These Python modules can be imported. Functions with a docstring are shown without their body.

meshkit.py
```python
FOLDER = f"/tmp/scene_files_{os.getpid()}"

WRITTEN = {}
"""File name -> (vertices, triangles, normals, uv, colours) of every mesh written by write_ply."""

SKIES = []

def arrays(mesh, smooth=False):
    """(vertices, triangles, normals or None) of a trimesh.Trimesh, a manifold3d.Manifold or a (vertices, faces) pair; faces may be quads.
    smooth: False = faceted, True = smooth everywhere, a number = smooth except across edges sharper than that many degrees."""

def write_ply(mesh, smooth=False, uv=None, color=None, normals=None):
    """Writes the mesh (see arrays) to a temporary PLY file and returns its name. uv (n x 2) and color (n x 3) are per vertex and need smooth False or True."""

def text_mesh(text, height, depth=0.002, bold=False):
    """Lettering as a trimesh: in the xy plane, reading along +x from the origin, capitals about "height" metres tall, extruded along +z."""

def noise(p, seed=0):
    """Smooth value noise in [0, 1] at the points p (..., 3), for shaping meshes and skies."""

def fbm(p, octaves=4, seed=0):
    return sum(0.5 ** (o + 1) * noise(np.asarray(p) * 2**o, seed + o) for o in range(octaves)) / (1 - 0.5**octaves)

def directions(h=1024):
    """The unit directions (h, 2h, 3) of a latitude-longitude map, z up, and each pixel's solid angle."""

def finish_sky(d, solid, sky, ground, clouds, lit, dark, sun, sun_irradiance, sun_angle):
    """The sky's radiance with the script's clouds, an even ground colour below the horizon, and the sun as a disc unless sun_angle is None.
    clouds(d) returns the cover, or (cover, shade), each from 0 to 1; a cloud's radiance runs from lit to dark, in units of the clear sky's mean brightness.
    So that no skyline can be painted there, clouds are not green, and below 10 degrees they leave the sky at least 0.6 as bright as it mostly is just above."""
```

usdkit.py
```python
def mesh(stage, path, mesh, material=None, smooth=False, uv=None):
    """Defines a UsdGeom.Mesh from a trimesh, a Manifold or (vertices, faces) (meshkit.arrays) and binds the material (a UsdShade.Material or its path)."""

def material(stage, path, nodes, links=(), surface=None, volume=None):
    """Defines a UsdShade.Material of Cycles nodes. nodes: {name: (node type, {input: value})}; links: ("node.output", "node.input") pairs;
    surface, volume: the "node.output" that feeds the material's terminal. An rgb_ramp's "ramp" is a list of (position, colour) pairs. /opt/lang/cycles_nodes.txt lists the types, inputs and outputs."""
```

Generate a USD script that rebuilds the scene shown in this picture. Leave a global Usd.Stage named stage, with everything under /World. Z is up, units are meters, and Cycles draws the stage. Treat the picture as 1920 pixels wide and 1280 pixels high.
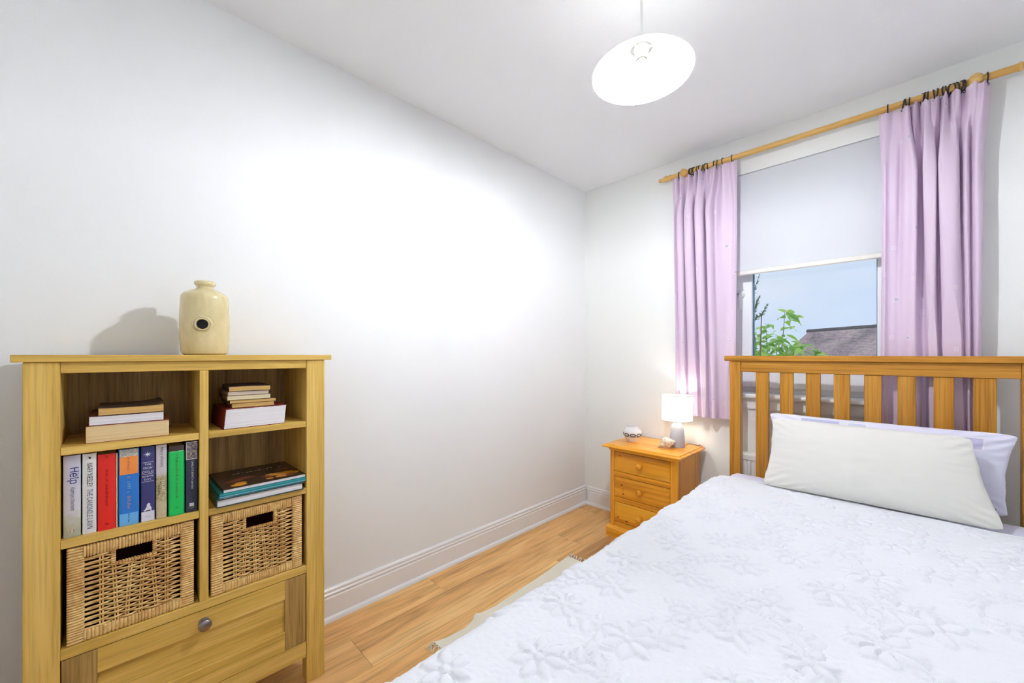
import math
import random
import numpy as np
import trimesh
import manifold3d as m3
import shapely
from shapely.geometry import Polygon, box as sbox
import usdkit
import meshkit
from pxr import Gf, Sdf, Usd, UsdGeom, UsdLux, UsdShade

stage = Usd.Stage.CreateInMemory()
UsdGeom.SetStageUpAxis(stage, 'Z')
UsdGeom.SetStageMetersPerUnit(stage, 1.0)
UsdGeom.Xform.Define(stage, '/World')
UsdGeom.Scope.Define(stage, '/World/Looks')
random.seed(7)
rng = np.random.default_rng(7)
PI = math.pi

# ------------------------------------------------------------------ camera, sky, exposure
YAW = 44.9
EYE = (1.740, -2.536, 1.120)
EXPOSURE = 0.0
SKY = 1.0                      # strength of the sky
BULB = 2050.0                  # radiance of the pendant's tubes
GLOW = 1.6                    # radiance of the pendant's lit translucent shade
LAMP = 95.0                   # radiance of the bedside bulb
cam = UsdGeom.Camera.Define(stage, '/World/camera')
cam.CreateHorizontalApertureAttr(36.0)
cam.CreateVerticalApertureAttr(24.0)
cam.CreateFocalLengthAttr(36.0 * 745.0 / 1920.0)
cam.CreateVerticalApertureOffsetAttr(36.0 * 25.0 / 1920.0)
cam.CreateClippingRangeAttr(Gf.Vec2f(0.02, 2000.0))
cam.CreateFStopAttr(0.0)
cam.CreateExposureAttr(EXPOSURE)
cx = UsdGeom.Xformable(cam)
cx.AddTranslateOp().Set(Gf.Vec3d(*EYE))
cx.AddRotateZOp().Set(YAW)
cx.AddRotateXOp().Set(90.0)


def lin(c):
    """sRGB 0-255 to linear."""
    c = np.asarray(c, float) / 255.0
    return tuple(np.where(c <= 0.04045, c / 12.92, ((c + 0.055) / 1.055) ** 2.4).tolist())


def M(name, nodes, links, surface):
    return usdkit.material(stage, '/World/Looks/' + name, nodes, links, surface=surface)


dome = UsdLux.DomeLight.Define(stage, '/World/sky')
dome.CreateIntensityAttr(SKY)
dome.CreateColorAttr(Gf.Vec3f(*lin((212, 227, 250))))
sky_mat = M('sky_look', {
    'tc': ('texture_coordinate', {}),
    'mp': ('mapping', {'scale': (1.0, 1.0, 2.2)}),
    'n': ('noise_texture', {'scale': 2.3, 'detail': 4.0, 'roughness': 0.5}),
    'r': ('rgb_ramp', {'ramp': [(0.0, lin((202, 222, 253))), (0.42, lin((210, 227, 254))), (0.62, lin((228, 236, 254))), (1.0, lin((240, 243, 254)))]}),
    'b': ('background_shader', {'strength': SKY}),
}, [('tc.generated', 'mp.vector'), ('mp.vector', 'n.vector'), ('n.fac', 'r.fac'), ('r.color', 'b.color')], 'b.background')
UsdShade.MaterialBindingAPI.Apply(dome.GetPrim()).Bind(sky_mat)

# ------------------------------------------------------------------ things and parts
used = {}
NS = {}


def numbered(parent, name):
    k = used.get((parent, name), 0)
    used[(parent, name)] = k + 1
    return f'{parent}/{name}' + (f'_{k:03d}' if k else '')


def tag(p, label=None, cat=None, group=None, kind=None):
    for key, v in (('label', label), ('category', cat), ('group', group), ('kind', kind)):
        if v:
            p.SetCustomDataByKey(key, v)
    return p


class Thing:
    def __init__(s, path, T):
        s.path, s.T = path, T                     # T: world -> local 4x4
        s.prim = stage.GetPrimAtPath(path)


def thing(name, label, cat, loc=(0, 0, 0), rotz=0.0, group=None, kind=None):
    path = numbered('/World', name)
    x = UsdGeom.Xform.Define(stage, path)
    x.AddTranslateOp().Set(Gf.Vec3d(*map(float, loc)))
    if rotz:
        x.AddRotateZOp().Set(math.degrees(rotz))
    A = trimesh.transformations.rotation_matrix(rotz, [0, 0, 1])
    A[:3, 3] = loc
    tag(x.GetPrim(), label, cat, group, kind)
    return Thing(path, np.linalg.inv(A))


def vf(mesh):
    if hasattr(mesh, 'to_mesh'):
        mm = mesh.to_mesh()
        return np.array(mm.vert_properties[:, :3], float), np.array(mm.tri_verts, int)
    if isinstance(mesh, tuple):
        v, f = np.asarray(mesh[0], float), np.asarray(mesh[1], int)
        if f.shape[1] == 4:
            f = np.vstack([f[:, [0, 1, 2]], f[:, [0, 2, 3]]])
        return v, f
    return np.array(mesh.vertices), np.array(mesh.faces)


def part(t, name, mesh, mat, smooth=False, local=False, label=None, kind=None, uv=None):
    """One mesh under a thing or under another part. Vertices in world metres unless local."""
    v, f = vf(mesh)
    if not local:
        v = v @ t.T[:3, :3].T + t.T[:3, 3]
    path = numbered(t.path, name)
    mm = usdkit.mesh(stage, path, (v, f), mat, smooth=smooth, uv=uv)
    tag(mm.GetPrim(), label, kind=kind)
    return Thing(path, t.T)


def top(name, mesh, mat, label, cat, group=None, kind=None, smooth=False, uv=None):
    path = numbered('/World', name)
    mm = usdkit.mesh(stage, path, vf(mesh), mat, smooth=smooth, uv=uv)
    tag(mm.GetPrim(), label, cat, group, kind)
    return Thing(path, np.eye(4))


# ------------------------------------------------------------------ shapes
def cat(*ms):
    vs, fs, n = [], [], 0
    for m in ms:
        v, f = vf(m)
        vs.append(v); fs.append(f + n); n += len(v)
    return np.vstack(vs), np.vstack(fs)


def box(x0, x1, y0, y1, z0, z1, b=0.0012):
    x0, x1 = min(x0, x1), max(x0, x1); y0, y1 = min(y0, y1), max(y0, y1); z0, z1 = min(z0, z1), max(z0, z1)
    b = min(b, 0.45 * min(x1 - x0, y1 - y0, z1 - z0))
    if b <= 0:
        m = trimesh.creation.box(bounds=[[x0, y0, z0], [x1, y1, z1]])
        return np.array(m.vertices), np.array(m.faces)
    P = []
    for sx, X in ((1, x0), (-1, x1)):
        for sy, Y in ((1, y0), (-1, y1)):
            for sz, Z in ((1, z0), (-1, z1)):
                P += [(X, Y + sy * b, Z + sz * b), (X + sx * b, Y, Z + sz * b), (X + sx * b, Y + sy * b, Z)]
    return vf(m3.Manifold.hull_points(np.array(P)))


def lathe(profile, n=40, c=(0, 0, 0), axis='z'):
    """profile: (r, h) points from bottom to top; closed when r = 0 at the ends."""
    m = trimesh.creation.revolve(np.array(profile, float), sections=n)
    v = np.array(m.vertices)
    if axis == 'x':
        v = v[:, [2, 0, 1]]
    elif axis == 'y':
        v = v[:, [1, 2, 0]]
    return v + np.array(c), np.array(m.faces)


def tube(pts, r, n=8, cap=True):
    pts = np.asarray(pts, float)
    r = np.broadcast_to(np.asarray(r, float), (len(pts),))
    t = np.gradient(pts, axis=0)
    t /= np.linalg.norm(t, axis=1, keepdims=True) + 1e-12
    up = np.array([0, 0, 1.0]) if abs(t[0, 2]) < 0.9 else np.array([1.0, 0, 0])
    a = np.cross(t[0], up); a /= np.linalg.norm(a)
    V = []
    for i in range(len(pts)):
        a = a - t[i] * (a @ t[i]); a /= np.linalg.norm(a)
        b = np.cross(t[i], a)
        th = np.arange(n) / n * 2 * PI
        V.append(pts[i] + r[i] * (np.cos(th)[:, None] * a + np.sin(th)[:, None] * b))
    V = np.vstack(V)
    F = []
    for i in range(len(pts) - 1):
        for k in range(n):
            p, q = i * n + k, i * n + (k + 1) % n
            F += [(p, q, q + n), (p, q + n, p + n)]
    if cap:
        V = np.vstack([V, pts[:1], pts[-1:]])
        e = len(V)
        for k in range(n):
            F.append((e - 2, (k + 1) % n, k))
            F.append((e - 1, (len(pts) - 1) * n + k, (len(pts) - 1) * n + (k + 1) % n))
    return V, np.array(F)


def torus(R, r, n=24, k=8):
    m = trimesh.creation.torus(R, r, major_sections=n, minor_sections=k)
    return np.array(m.vertices), np.array(m.faces)


def extrude(poly, h):
    m = trimesh.creation.extrude_polygon(poly, h, engine='earcut')
    return np.array(m.vertices), np.array(m.faces)


def prism_y(pts, y0, y1):
    """Extrude an (x, z) outline along y."""
    v, f = extrude(Polygon(pts), y1 - y0)
    return np.stack([v[:, 0], y0 + v[:, 2], v[:, 1]], 1), f[:, ::-1]


def prism_x(pts, x0, x1):
    """Extrude a (y, z) outline along x."""
    v, f = extrude(Polygon(pts), x1 - x0)
    return np.stack([x0 + v[:, 2], v[:, 0], v[:, 1]], 1), f


def mv(mesh, R=None, t=(0, 0, 0)):
    v, f = vf(mesh)
    if R is not None:
        v = v @ np.asarray(R, float)[:3, :3].T
    return v + np.asarray(t, float), f


def rot(a, axis):
    return trimesh.transformations.rotation_matrix(a, axis)[:3, :3]


def grid_faces(nu, nv):
    i = np.arange(nu * nv).reshape(nu, nv)
    a, b, c, d = i[:-1, :-1].ravel(), i[1:, :-1].ravel(), i[1:, 1:].ravel(), i[:-1, 1:].ravel()
    return np.vstack([np.stack([a, b, c], 1), np.stack([a, c, d], 1)])


# ------------------------------------------------------------------ materials
MATS = {}


def plain(name, rgb, rough=0.5, spec=0.5, bump=None, metallic=0.0, **kw):
    if name in MATS:
        return MATS[name]
    nodes = {'p': ('principled_bsdf', {'base_color': lin(rgb), 'roughness': rough, 'specular_ior_level': spec, 'metallic': metallic, **kw})}
    links = []
    if bump:
        sc, dist = bump
        nodes.update({'tc': ('texture_coordinate', {}), 'n': ('noise_texture', {'scale': sc, 'detail': 3.0}), 'b': ('bump', {'strength': 1.0, 'distance': dist})})
        links = [('tc.object', 'n.vector'), ('n.fac', 'b.height'), ('b.normal', 'p.normal')]
    MATS[name] = M(name, nodes, links, 'p.BSDF')
    return MATS[name]


def wood(name, light, mid, dark, axis, grain=38.0, stretch=0.05, rough=0.42, fleck=0.5, vary=0.0, gain=(1, 1, 1), spec=0.35):
    """Streaked along the axis; object coordinates, so that each board keeps its own figure."""
    if name in MATS:
        return MATS[name]
    light, mid, dark = (tuple(np.minimum(np.array(lin(c)) * gain, 0.95)) for c in (light, mid, dark))
    s = [grain] * 3
    s['xyz'.index(axis)] = grain * stretch
    s2 = [grain * 7] * 3
    s2['xyz'.index(axis)] = grain * 7 * stretch * 0.5
    nodes = {
        'tc': ('texture_coordinate', {}),
        'oi': ('object_info', {}),
        'cx': ('combine_xyz', {}),
        'off': ('vector_math', {'math_type': 'scale', 'scale': 11.0}),
        'add': ('vector_math', {'math_type': 'add'}),
        'mp': ('mapping', {'scale': tuple(s)}),
        'n': ('noise_texture', {'scale': 0.35, 'detail': 5.0, 'roughness': 0.62, 'distortion': 1.1}),
        'r': ('rgb_ramp', {'ramp': [(0.28, dark), (0.47, mid), (0.66, light)]}),
        'mp2': ('mapping', {'scale': tuple(s2)}),
        'n2': ('noise_texture', {'scale': 0.5, 'detail': 2.0, 'roughness': 0.5}),
        'r2': ('rgb_ramp', {'ramp': [(0.35, (1 - fleck * 0.55,) * 3), (0.52, (1.0, 1.0, 1.0))]}),
        'mix': ('mix', {'mix_type': 'multiply', 'fac': 1.0}),
        'b': ('bump', {'strength': 0.35, 'distance': 0.0006}),
        'hs': ('hsv', {'hue': 0.5, 'saturation': 1.0, 'fac': 1.0}),
        'mr': ('map_range', {'from_min': 0.0, 'from_max': 1.0, 'to_min': 1.0 - vary, 'to_max': 1.0 + vary}),
        'p': ('principled_bsdf', {'roughness': rough, 'specular_ior_level': spec}),
    }
    links = [('oi.random', 'cx.x'), ('oi.random', 'cx.y'), ('oi.random', 'cx.z'), ('cx.vector', 'off.vector1'), ('tc.object', 'add.vector1'), ('off.vector', 'add.vector2'),
             ('add.vector', 'mp.vector'), ('mp.vector', 'n.vector'), ('n.fac', 'r.fac'), ('add.vector', 'mp2.vector'), ('mp2.vector', 'n2.vector'), ('n2.fac', 'r2.fac'),
             ('r.color', 'mix.color1'), ('r2.color', 'mix.color2'), ('oi.random', 'mr.value'), ('mr.result', 'hs.value'), ('mix.color', 'hs.color'), ('hs.color', 'p.base_color'),
             ('n2.fac', 'b.height'), ('b.normal', 'p.normal')]
    MATS[name] = M(name, nodes, links, 'p.BSDF')
    return MATS[name]


def cloth(name, rgb, trans=0.3, rough=0.85, weave=900.0, tcol=None):
    if name in MATS:
        return MATS[name]
    nodes = {
        'tc': ('texture_coordinate', {}), 'n': ('noise_texture', {'scale': weave, 'detail': 1.0}),
        'b': ('bump', {'strength': 0.4, 'distance': 0.0006}),
        'p': ('principled_bsdf', {'base_color': lin(rgb), 'roughness': rough, 'specular_ior_level': 0.2, 'sheen_weight': 0.1}),
        't': ('translucent_bsdf', {'color': lin(tcol or rgb)}), 'm': ('mix_closure', {'fac': trans})}
    links = [('tc.object', 'n.vector'), ('n.fac', 'b.height'), ('b.normal', 'p.normal'), ('p.BSDF', 'm.closure1'), ('t.BSDF', 'm.closure2')]
    MATS[name] = M(name, nodes, links, 'm.closure')
    return MATS[name]


wall_paint = plain('wall_paint', (244, 245, 244), 0.7, 0.25, bump=(420.0, 0.0004))
back_paint = plain('back_wall_paint', (243, 244, 240), 0.7, 0.25, bump=(420.0, 0.0004))
ceil_paint = plain('ceiling_paint', (251, 253, 255), 0.8, 0.2, bump=(90.0, 0.0004))
gloss_white = plain('gloss_white', (244, 244, 244), 0.28, 0.5)
upvc = plain('white_plastic', (243, 245, 248), 0.25, 0.5)
cream_bar = plain('cream_bar', (228, 224, 214), 0.4, 0.4)
OAK = dict(light=(221, 186, 116), mid=(205, 167, 92), dark=(176, 138, 70))
oak = {a: wood('oak_' + a, axis=a, grain=60.0, rough=0.45, fleck=0.28, vary=0.04, gain=(1.22, 1.24, 0.98), **OAK) for a in 'xyz'}
PANEL = dict(light=(190, 156, 98), mid=(172, 138, 82), dark=(132, 102, 60))
panel_oak = {a: wood('panel_oak_' + a, axis=a, grain=75.0, rough=0.5, fleck=0.5, gain=(1.1, 1.1, 1.0), **PANEL) for a in 'xyz'}
HB = dict(light=(211, 152, 62), mid=(196, 135, 46), dark=(164, 104, 30))
hb_oak = {a: wood('honey_oak_' + a, axis=a, grain=42.0, rough=0.32, fleck=0.45, vary=0.06, **HB) for a in 'xyz'}
NS_ = dict(light=(214, 150, 54), mid=(200, 135, 44), dark=(146, 84, 24))
pine = {a: wood('pine_' + a, axis=a, grain=26.0, rough=0.25, fleck=0.25, vary=0.05, spec=0.4, gain=(1.52, 1.48, 1.05), **NS_) for a in 'xyz'}
rod_wood = wood('pole_wood', light=(232, 192, 118), mid=(218, 172, 94), dark=(190, 140, 68), axis='x', grain=40.0, rough=0.35, fleck=0.3)
FL = dict(light=(214, 170, 112), mid=(198, 151, 94), dark=(138, 95, 55))
floor_wood = wood('floor_laminate', axis='y', grain=22.0, stretch=0.10, rough=0.38, fleck=0.38, vary=0.07, gain=(1.46, 1.48, 1.46), **FL)
black_metal = plain('dark_metal', (44, 40, 38), 0.4, 0.5)

# ------------------------------------------------------------------ the room
W, D, HC = 2.36, 2.95, 2.358
OX0, OX1, OZ0, OZ1 = 0.93, 1.735, 0.875, 2.150     # window opening


def struct(name, mesh, mat, label, cat='room', smooth=False):
    return top(name, mesh, mat, label, cat, kind='structure', smooth=smooth)


fl = thing('floor', 'oak-look laminate plank floor of the bedroom', 'floor', kind='structure')
part(fl, 'subfloor', box(-0.02, W + 0.02, -D - 0.02, 0.02, -0.06, -0.0085, 0), plain('floor_gap', (70, 48, 30), 0.9), label='dark base seen in the joints')
first = {0: -1.422, 1: -1.877, 2: -0.83, 3: -1.2}
PW, PL = 0.1915, 1.29
for i in range(13):
    x0 = -0.0045 + i * PW
    x1 = min(x0 + PW, W + 0.01)
    if x1 - x0 < 0.02:
        continue
    c = first.get(i, -0.3 - (i * 0.47) % PL)
    cuts = sorted({0.005, -D - 0.005} | {c + k * PL for k in range(-3, 4) if -D < c + k * PL < 0})
    for a, b in zip(cuts[:-1], cuts[1:]):
        part(fl, 'plank', box(max(x0, -0.0) + 0.0004, x1 - 0.0004, a + 0.0004, b - 0.0004, -0.0085, 0.0, 0.0006), floor_wood)

struct('ceiling', box(-0.15, W + 0.15, -D - 0.15, 0.3, HC, HC + 0.12, 0), ceil_paint, 'plain white painted bedroom ceiling', 'ceiling')
struct('wall_left', box(-0.15, 0, -D - 0.15, 0.3, -0.06, HC, 0), wall_paint, 'long white wall behind the bookcase', 'wall')
struct('wall_right', box(W, W + 0.15, -D - 0.15, 0.3, -0.06, HC, 0), wall_paint, 'white side wall past the bed', 'wall')
struct('wall_front', box(0, W, -D - 0.15, -D, -0.06, HC, 0), wall_paint, 'white wall opposite the window', 'wall')
hole = sbox(0, -0.06, W, HC).difference(sbox(OX0, OZ0, OX1, OZ1))
v, f = extrude(hole, 0.3)
struct('wall_back', (np.stack([v[:, 0], v[:, 2], v[:, 1]], 1), f[:, ::-1]), back_paint, 'white wall with the window in it', 'wall')

# skirting: bead on the floor, flat face, stepped moulding on top
sk = [(0, 0), (0.030, 0), (0.0295, 0.007), (0.026, 0.014), (0.0205, 0.018), (0.016, 0.0195), (0.0155, 0.094), (0.0115, 0.097), (0.0115, 0.101), (0.0145, 0.105),
      (0.0150, 0.110), (0.0105, 0.1145), (0.0105, 0.118), (0.0125, 0.121), (0.0120, 0.127), (0.008, 0.131), (0, 0.133)]
struct('baseboard_left', prism_y(sk, -D, 0.0), gloss_white, 'white moulded skirting along the left wall', 'baseboard', smooth=25)
struct('baseboard_back', prism_x([(-a, b) for a, b in sk][::-1], 0.031, W), gloss_white, 'white moulded skirting under the window wall', 'baseboard', smooth=25)
struct('baseboard_right', prism_y([(W - a, b) for a, b in sk][::-1], -D, -0.031), gloss_white, 'white moulded skirting along the right wall', 'baseboard', smooth=25)

# window: frame, opening sash, glass, gasket, handle, sill board
win = thing('window_1', 'white plastic framed bedroom window with one clear pane', 'window', ((OX0 + OX1) / 2, 0.1, OZ0), kind='structure')
GX0, GX1, GZ0, GZ1 = 1.096, 1.634, 1.040, 2.03


def ring_frame(x0, x1, z0, z1, ix0, ix1, iz0, iz1, y0, y1, name, mat, b=0.004):
    part(win, name, box(x0, ix0, y0, y1, z0, z1, b), mat)
    part(win, name, box(ix1, x1, y0, y1, z0, z1, b), mat)
    part(win, name, box(ix0 - 0.001, ix1 + 0.001, y0 + 0.0005, y1, z0, iz0, b), mat)
    part(win, name, box(ix0 - 0.001, ix1 + 0.001, y0 + 0.0005, y1, iz1, z1, b), mat)


ring_frame(OX0, OX1, 0.902, OZ1, 1.005, 1.690, 0.936, 2.095, 0.105, 0.175, 'frame', upvc)
ring_frame(1.000, 1.695, 0.932, 2.100, GX0, GX1, GZ0, GZ1, 0.092, 0.150, 'sash', upvc)
gask = plain('gasket', (70, 112, 140), 0.4)
for a in ((GX0, GX0 + 0.005, GZ0, GZ1), (GX1 - 0.003, GX1, GZ0, GZ1), (GX0, GX1, GZ0, GZ0 + 0.004), (GX0, GX1, GZ1 - 0.004, GZ1)):
    part(win, 'gasket', box(a[0], a[1], 0.112, 0.130, a[2], a[3], 0.0005), gask)
glass = M('window_glass', {'t': ('transparent_bsdf', {'color': (0.97, 0.985, 0.98)}), 'g': ('glossy_bsdf', {'roughness': 0.0, 'color': (1, 1, 1)}), 'f': ('fresnel', {'IOR': 1.45}), 'm': ('mix_closure', {})},
          [('f.fac', 'm.fac'), ('t.BSDF', 'm.closure1'), ('g.BSDF', 'm.closure2')], 'm.closure')
part(win, 'pane', box(GX0 - 0.004, GX1 + 0.004, 0.118, 0.122, GZ0 - 0.004, GZ1 + 0.004, 0), glass)
hv = mv(lathe([(0, 0), (0.022, 0), (0.022, 0.008), (0.017, 0.016), (0.014, 0.024), (0, 0.024)], 28), rot(PI / 2, [1, 0, 0]), (1.040, 0.092, 1.478))
hd = part(win, 'handle', cat(hv, box(1.032, 1.048, 0.062, 0.072, 1.385, 1.482, 0.004)), upvc, smooth=35)
part(hd, 'keyhole', mv(lathe([(0, 0), (0.006, 0), (0.006, 0.002), (0, 0.002)], 16), rot(PI / 2, [1, 0, 0]), (1.031, 0.070, 1.478)), plain('keyhole_dark', (40, 40, 44), 0.5))
sill = [(0.105, 0.876), (-0.030, 0.876), (-0.040, 0.879), (-0.046, 0.885), (-0.047, 0.892), (-0.043, 0.899), (-0.034, 0.903), (0.105, 0.903)]
part(win, 'sill', prism_x(sill, OX0 - 0.03, OX1 + 0.03), gloss_white, smooth=35)
struct('trim_1', prism_x([(0, 0.815), (-0.012, 0.817), (-0.014, 0.824), (-0.014, 0.8755), (0, 0.8755)], OX0 - 0.01, OX1 + 0.01), gloss_white, 'white apron board under the window sill', 'trim')

# roller blind
bl = thing('roller_blind', 'white roller blind pulled halfway down the window', 'blind', (1.333, 0.045, 2.13))
blind_cloth = cloth('blind_cloth', (251, 252, 254), 0.5, weave=1500.0, tcol=(252, 252, 254))
part(bl, 'fabric', box(OX0 + 0.008, OX1 - 0.008, 0.0085, 0.0095, 1.598, 2.147, 0), blind_cloth)
part(bl, 'bottom_bar', box(OX0 + 0.008, OX1 - 0.008, 0.002, 0.015, 1.574, 1.601, 0.005), cream_bar)
part(bl, 'roller', mv(lathe([(0, 0), (0.015, 0), (0.015, OX1 - OX0 - 0.004), (0, OX1 - OX0 - 0.004)], 24, (0, 0, 0), 'x'), None, (OX0 + 0.002, 0.027, 2.130)), upvc, smooth=35)

# radiator
rd = thing('radiator', 'white panel radiator on the wall behind the headboard', 'radiator', (1.38, -0.06, 0.14))
rad_white = plain('radiator_enamel', (240, 239, 235), 0.35, 0.5)
out, n = [], 0
xs = np.arange(1.062, 1.70, 0.0333)
prof = [(1.062, -0.100)]
for k, x in enumerate(xs[:-1]):
    prof += [(x + 0.006, -0.100), (x + 0.010, -0.092), (x + 0.023, -0.092), (x + 0.027, -0.100)]
prof += [(xs[-1], -0.100), (xs[-1], -0.086), (1.062, -0.086)]
v, f = extrude(Polygon(prof), 0.36)
part(rd, 'front_panel', (v + np.array([0, 0, 0.185]), f), rad_white)
part(rd, 'top_edge', cat(box(1.062, xs[-1], -0.101, -0.084, 0.545, 0.580, 0.006), box(1.062, xs[-1], -0.101, -0.084, 0.15, 0.186, 0.006)), rad_white, smooth=35)
part(rd, 'top_grille', cat(box(1.062, xs[-1], -0.086, -0.036, 0.574, 0.580, 0.002), *[box(x + 0.004, x + 0.026, -0.080, -0.042, 0.580, 0.582, 0.0005) for x in xs[:-1]]), rad_white)
part(rd, 'rear_panel', box(1.062, xs[-1], -0.046, -0.034, 0.15, 0.575, 0.004), rad_white)
part(rd, 'bracket', cat(*[box(x, x + 0.03, -0.04, -0.0005, 0.2, 0.5, 0.002) for x in (1.15, 1.6)]), rad_white)
part(rd, 'pipe', cat(*[tube([(x, -0.06, 0.17), (x, -0.06, -0.0)], 0.0075, 10) for x in (1.07, xs[-1] - 0.01)]), rad_white, smooth=40)

# ------------------------------------------------------------------ bookcase (front plane x = 0.287)
XF, XB = 0.287, 0.034
bc = thing('bookcase', 'light oak bookcase with open shelves and one wide drawer', 'bookcase', (0.16, -2.349, 0))
Y0, Y1 = -2.685, -2.012
YI0, YI1, YD0, YD1 = -2.627, -2.0705, -2.3595, -2.3385
part(bc, 'top_board', box(XB - 0.002, XF + 0.006, -2.702, -1.990, 1.1025, 1.120, 0.0012), oak['y'])
for a, b in ((Y0, YI0), (YI1, Y1)):
    part(bc, 'front_post', box(0.243, XF, a, b, 0, 1.1022, 0.0015), oak['z'])
    part(bc, 'rear_post', box(XB, 0.075, a, b, 0, 1.1022, 0.0015), oak['z'])
for a, b in ((YI0 - 0.018, YI0), (YI1, YI1 + 0.018)):
    part(bc, 'side_panel', box(0.0755, 0.2425, a, b, 0.086, 1.102, 0.0008), oak['z'])
part(bc, 'back_panel', box(XB + 0.002, XB + 0.006, YI0, YI1, 0.13, 1.102, 0), panel_oak['z'])
part(bc, 'top_rail', box(XF - 0.022, XF - 0.003, YI0 + 0.0003, YI1 - 0.0003, 1.075, 1.1022, 0.001), oak['y'])
part(bc, 'divider', box(XB + 0.007, XF - 0.0005, YD0, YD1, 0.4027, 1.0748, 0.001), oak['z'])
for z0, z1 in ((0.8745, 0.8935), (0.6465, 0.6665)):
    part(bc, 'shelf', box(XB + 0.007, XF - 0.003, YI0 + 0.0003, YD0 - 0.0003, z0, z1, 0.001), oak['y'])
    part(bc, 'shelf', box(XB + 0.007, XF - 0.003, YD1 + 0.0003, YI1 - 0.0003, z0, z1, 0.001), oak['y'])
part(bc, 'base_shelf', box(XB + 0.007, XF - 0.001, YI0 + 0.0003, YI1 - 0.0003, 0.3775, 0.4025, 0.001), oak['y'])
part(bc, 'bottom_board', box(XB + 0.007, XF - 0.03, YI0 + 0.0003, YI1 - 0.0003, 0.125, 0.140, 0.001), oak['y'])
part(bc, 'bottom_rail', box(XF - 0.022, XF - 0.002, YI0 + 0.0003, YI1 - 0.0003, 0.089, 0.1425, 0.001), oak['y'])
dz0, dz1, dy0, dy1 = 0.1445, 0.3755, YI0 + 0.002, YI1 - 0.0025
dw = part(bc, 'drawer', box(XF - 0.016, XF - 0.0085, dy0 + 0.05, dy1 - 0.05, dz0 + 0.05, dz1 - 0.04, 0), oak['y'])
part(dw, 'rail', box(XF - 0.018, XF - 0.0015, dy0 + 0.0605, dy1 - 0.0635, 0.3135, dz1, 0.0007), oak['y'])
part(dw, 'rail', box(XF - 0.018, XF - 0.0015, dy0 + 0.0605, dy1 - 0.0635, dz0, 0.2065, 0.0007), oak['y'])
part(dw, 'stile', box(XF - 0.018, XF - 0.0015, dy0, dy0 + 0.0603, dz0, dz1, 0.0007), panel_oak['z'])
part(dw, 'stile', box(XF - 0.018, XF - 0.0015, dy1 - 0.0633, dy1, dz0, dz1, 0.0007), panel_oak['z'])
part(dw, 'drawer_box', cat(box(0.06, XF - 0.018, dy0 + 0.012, dy0 + 0.022, 0.16, 0.34, 0), box(0.06, XF - 0.018, dy1 - 0.022, dy1 - 0.012, 0.16, 0.34, 0), box(0.05, 0.06, dy0 + 0.012, dy1 - 0.012, 0.16, 0.34, 0)), oak['y'])
pewter = plain('pewter', (150, 142, 146), 0.34, 0.5, metallic=1.0)
kn = [(0, 0), (0.0105, 0), (0.0105, 0.002), (0.006, 0.004), (0.0055, 0.011), (0.010, 0.0135), (0.0125, 0.0155), (0.0125, 0.0175), (0.0112, 0.018), (0.0112, 0.019), (0.0125, 0.0195), (0.0120, 0.0215), (0.0095, 0.0235), (0.005, 0.0250), (0, 0.0254)]
part(dw, 'knob', lathe([(a * 1.28, b_ * 1.1) for a, b_ in kn], 32, (XF - 0.0015, -2.3495, 0.3405), 'x'), pewter, smooth=40, label='round pewter knob')

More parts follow.
